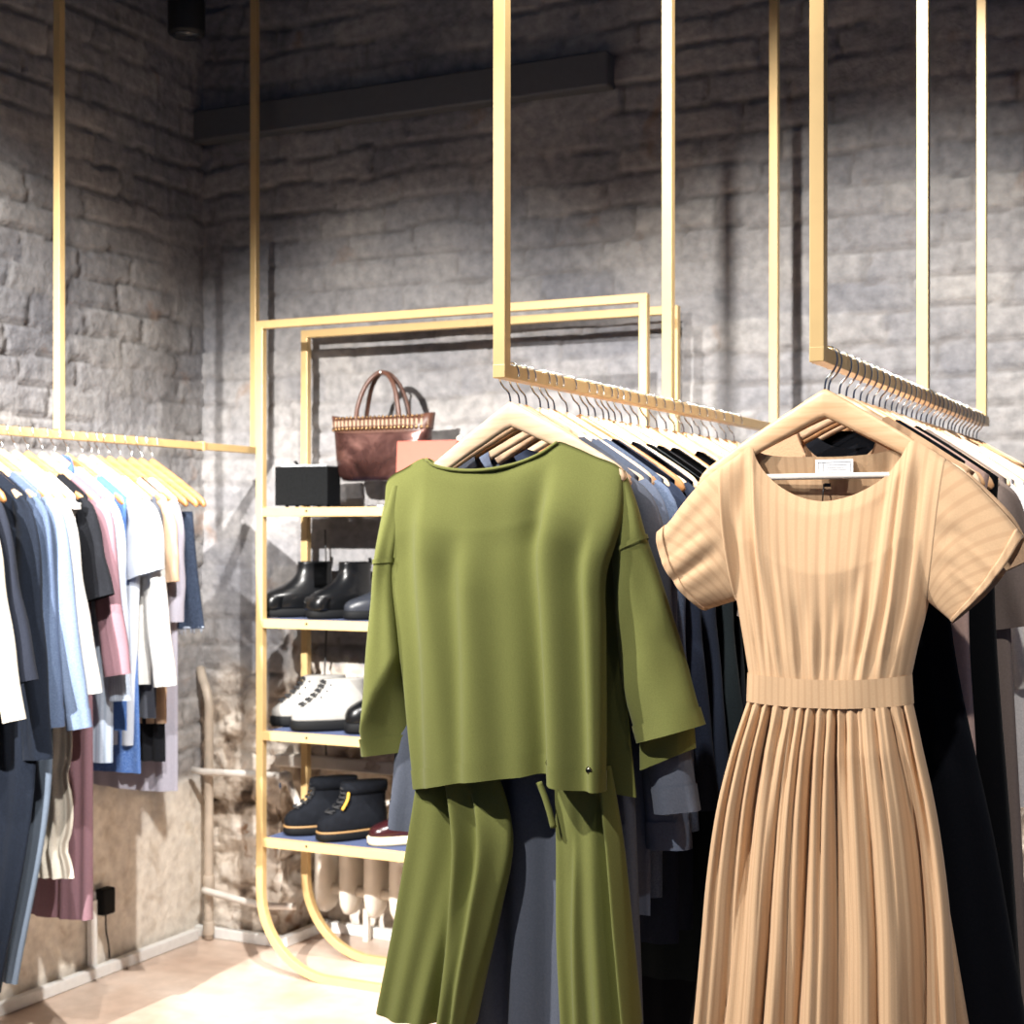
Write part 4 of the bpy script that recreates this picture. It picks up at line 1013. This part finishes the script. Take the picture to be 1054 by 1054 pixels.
# black lamp high in the corner
Yl = 4.12; xl, zl = P(192, 6, Yl)
t = thing('spotlight', 'black spotlight high up in the dark corner', 'spotlight', (xl, Yl, zl))
bm_ = plain('matt black housing', '0b0b0c', rough=.6)
k = MB(); k.tube([(0, 0, -.10), (0, 0, .10)], .062, 24); k.build('lamp_housing', bm_, t, bevel=.012)
k = MB(); k.cyl((0, 0, .09), (0, 0, ZC-zl-.001), .008, 10); k.build('rod', bm_, t)
k = MB(); k.cyl((0, 0, -.103), (0, 0, -.099), .05, 20); k.build('lens', plain('dull glass', '33363c', rough=.2), t)

# ------------------------------------------------------------------ camera, light
cd = bpy.data.cameras.new('camera'); cam = bpy.data.objects.new('camera', cd); COL.objects.link(cam)
cam.location = (0, 0, HC); cam.rotation_euler = (pi/2, 0, A)
cd.sensor_width = 36; cd.sensor_fit = 'HORIZONTAL'; cd.lens = FPX/1054*36
cd.shift_y = (HOR-527)/1054
cd.dof.use_dof = True; cd.dof.focus_distance = 2.55; cd.dof.aperture_fstop = 7.5
cd.clip_start = .05
sc.camera = cam

def spot(name, loc, aim, power, size, blend, color=(1, .93, .84), r=.03):
    l = bpy.data.lights.new(name, 'SPOT'); l.energy = power; l.spot_size = radians(size); l.spot_blend = blend; l.color = color; l.shadow_soft_size = r
    o = bpy.data.objects.new(name, l); COL.objects.link(o); o.location = loc
    from mathutils import Vector
    o.rotation_euler = (Vector(aim)-Vector(loc)).to_track_quat('-Z', 'Y').to_euler()
    return o
KC = (1, .965, .92)
spot('ceiling_spot_shelf', (-2.3, -.4, 3.0), (-2.55, 4.6, .8), 2700, 42, 1, KC)
spot('ceiling_spot_back', (-.9, 1.9, 3.6), (-1.0, 4.6, .75), 1050, 62, 1, KC)
spot('ceiling_spot_corner', (-1.25, 2.3, 3.6), (-3.2, 4.2, .2), 720, 50, .8, KC)
spot('ceiling_spot_left', (-1.5, 1.5, 3.5), (-3.4, 3.5, .9), 330, 60, 1, KC)
spot('ceiling_spot_wash', (-2.35, 1.1, 3.5), (-3.52, 3.3, 1.7), 850, 44, 1, KC)
spot('ceiling_spot_green', (-2.9, 1.15, 3.3), (-1.15, 2.45, 1.1), 430, 46, .7, KC)
spot('ceiling_spot_dress', (-1.9, .7, 3.35), (-.6, 2.45, 1.0), 305, 46, .7, KC)
spot('ceiling_spot_right', (.45, 1.3, 3.4), (-.2, 3.0, 1.1), 150, 42, .8, KC)
w = bpy.data.worlds.new('world'); sc.world = w; w.use_nodes = True
w.node_tree.nodes['Background'].inputs[0].default_value = (.32, .52, 1, 1); w.node_tree.nodes['Background'].inputs[1].default_value = .10
sc.view_settings.view_transform = 'Standard'; sc.view_settings.look = 'None'; sc.view_settings.gamma = 1; sc.view_settings.exposure = .3
sc.cycles.use_denoising = True
sc.cycles.max_bounces = 6
bpy.context.view_layer.update()
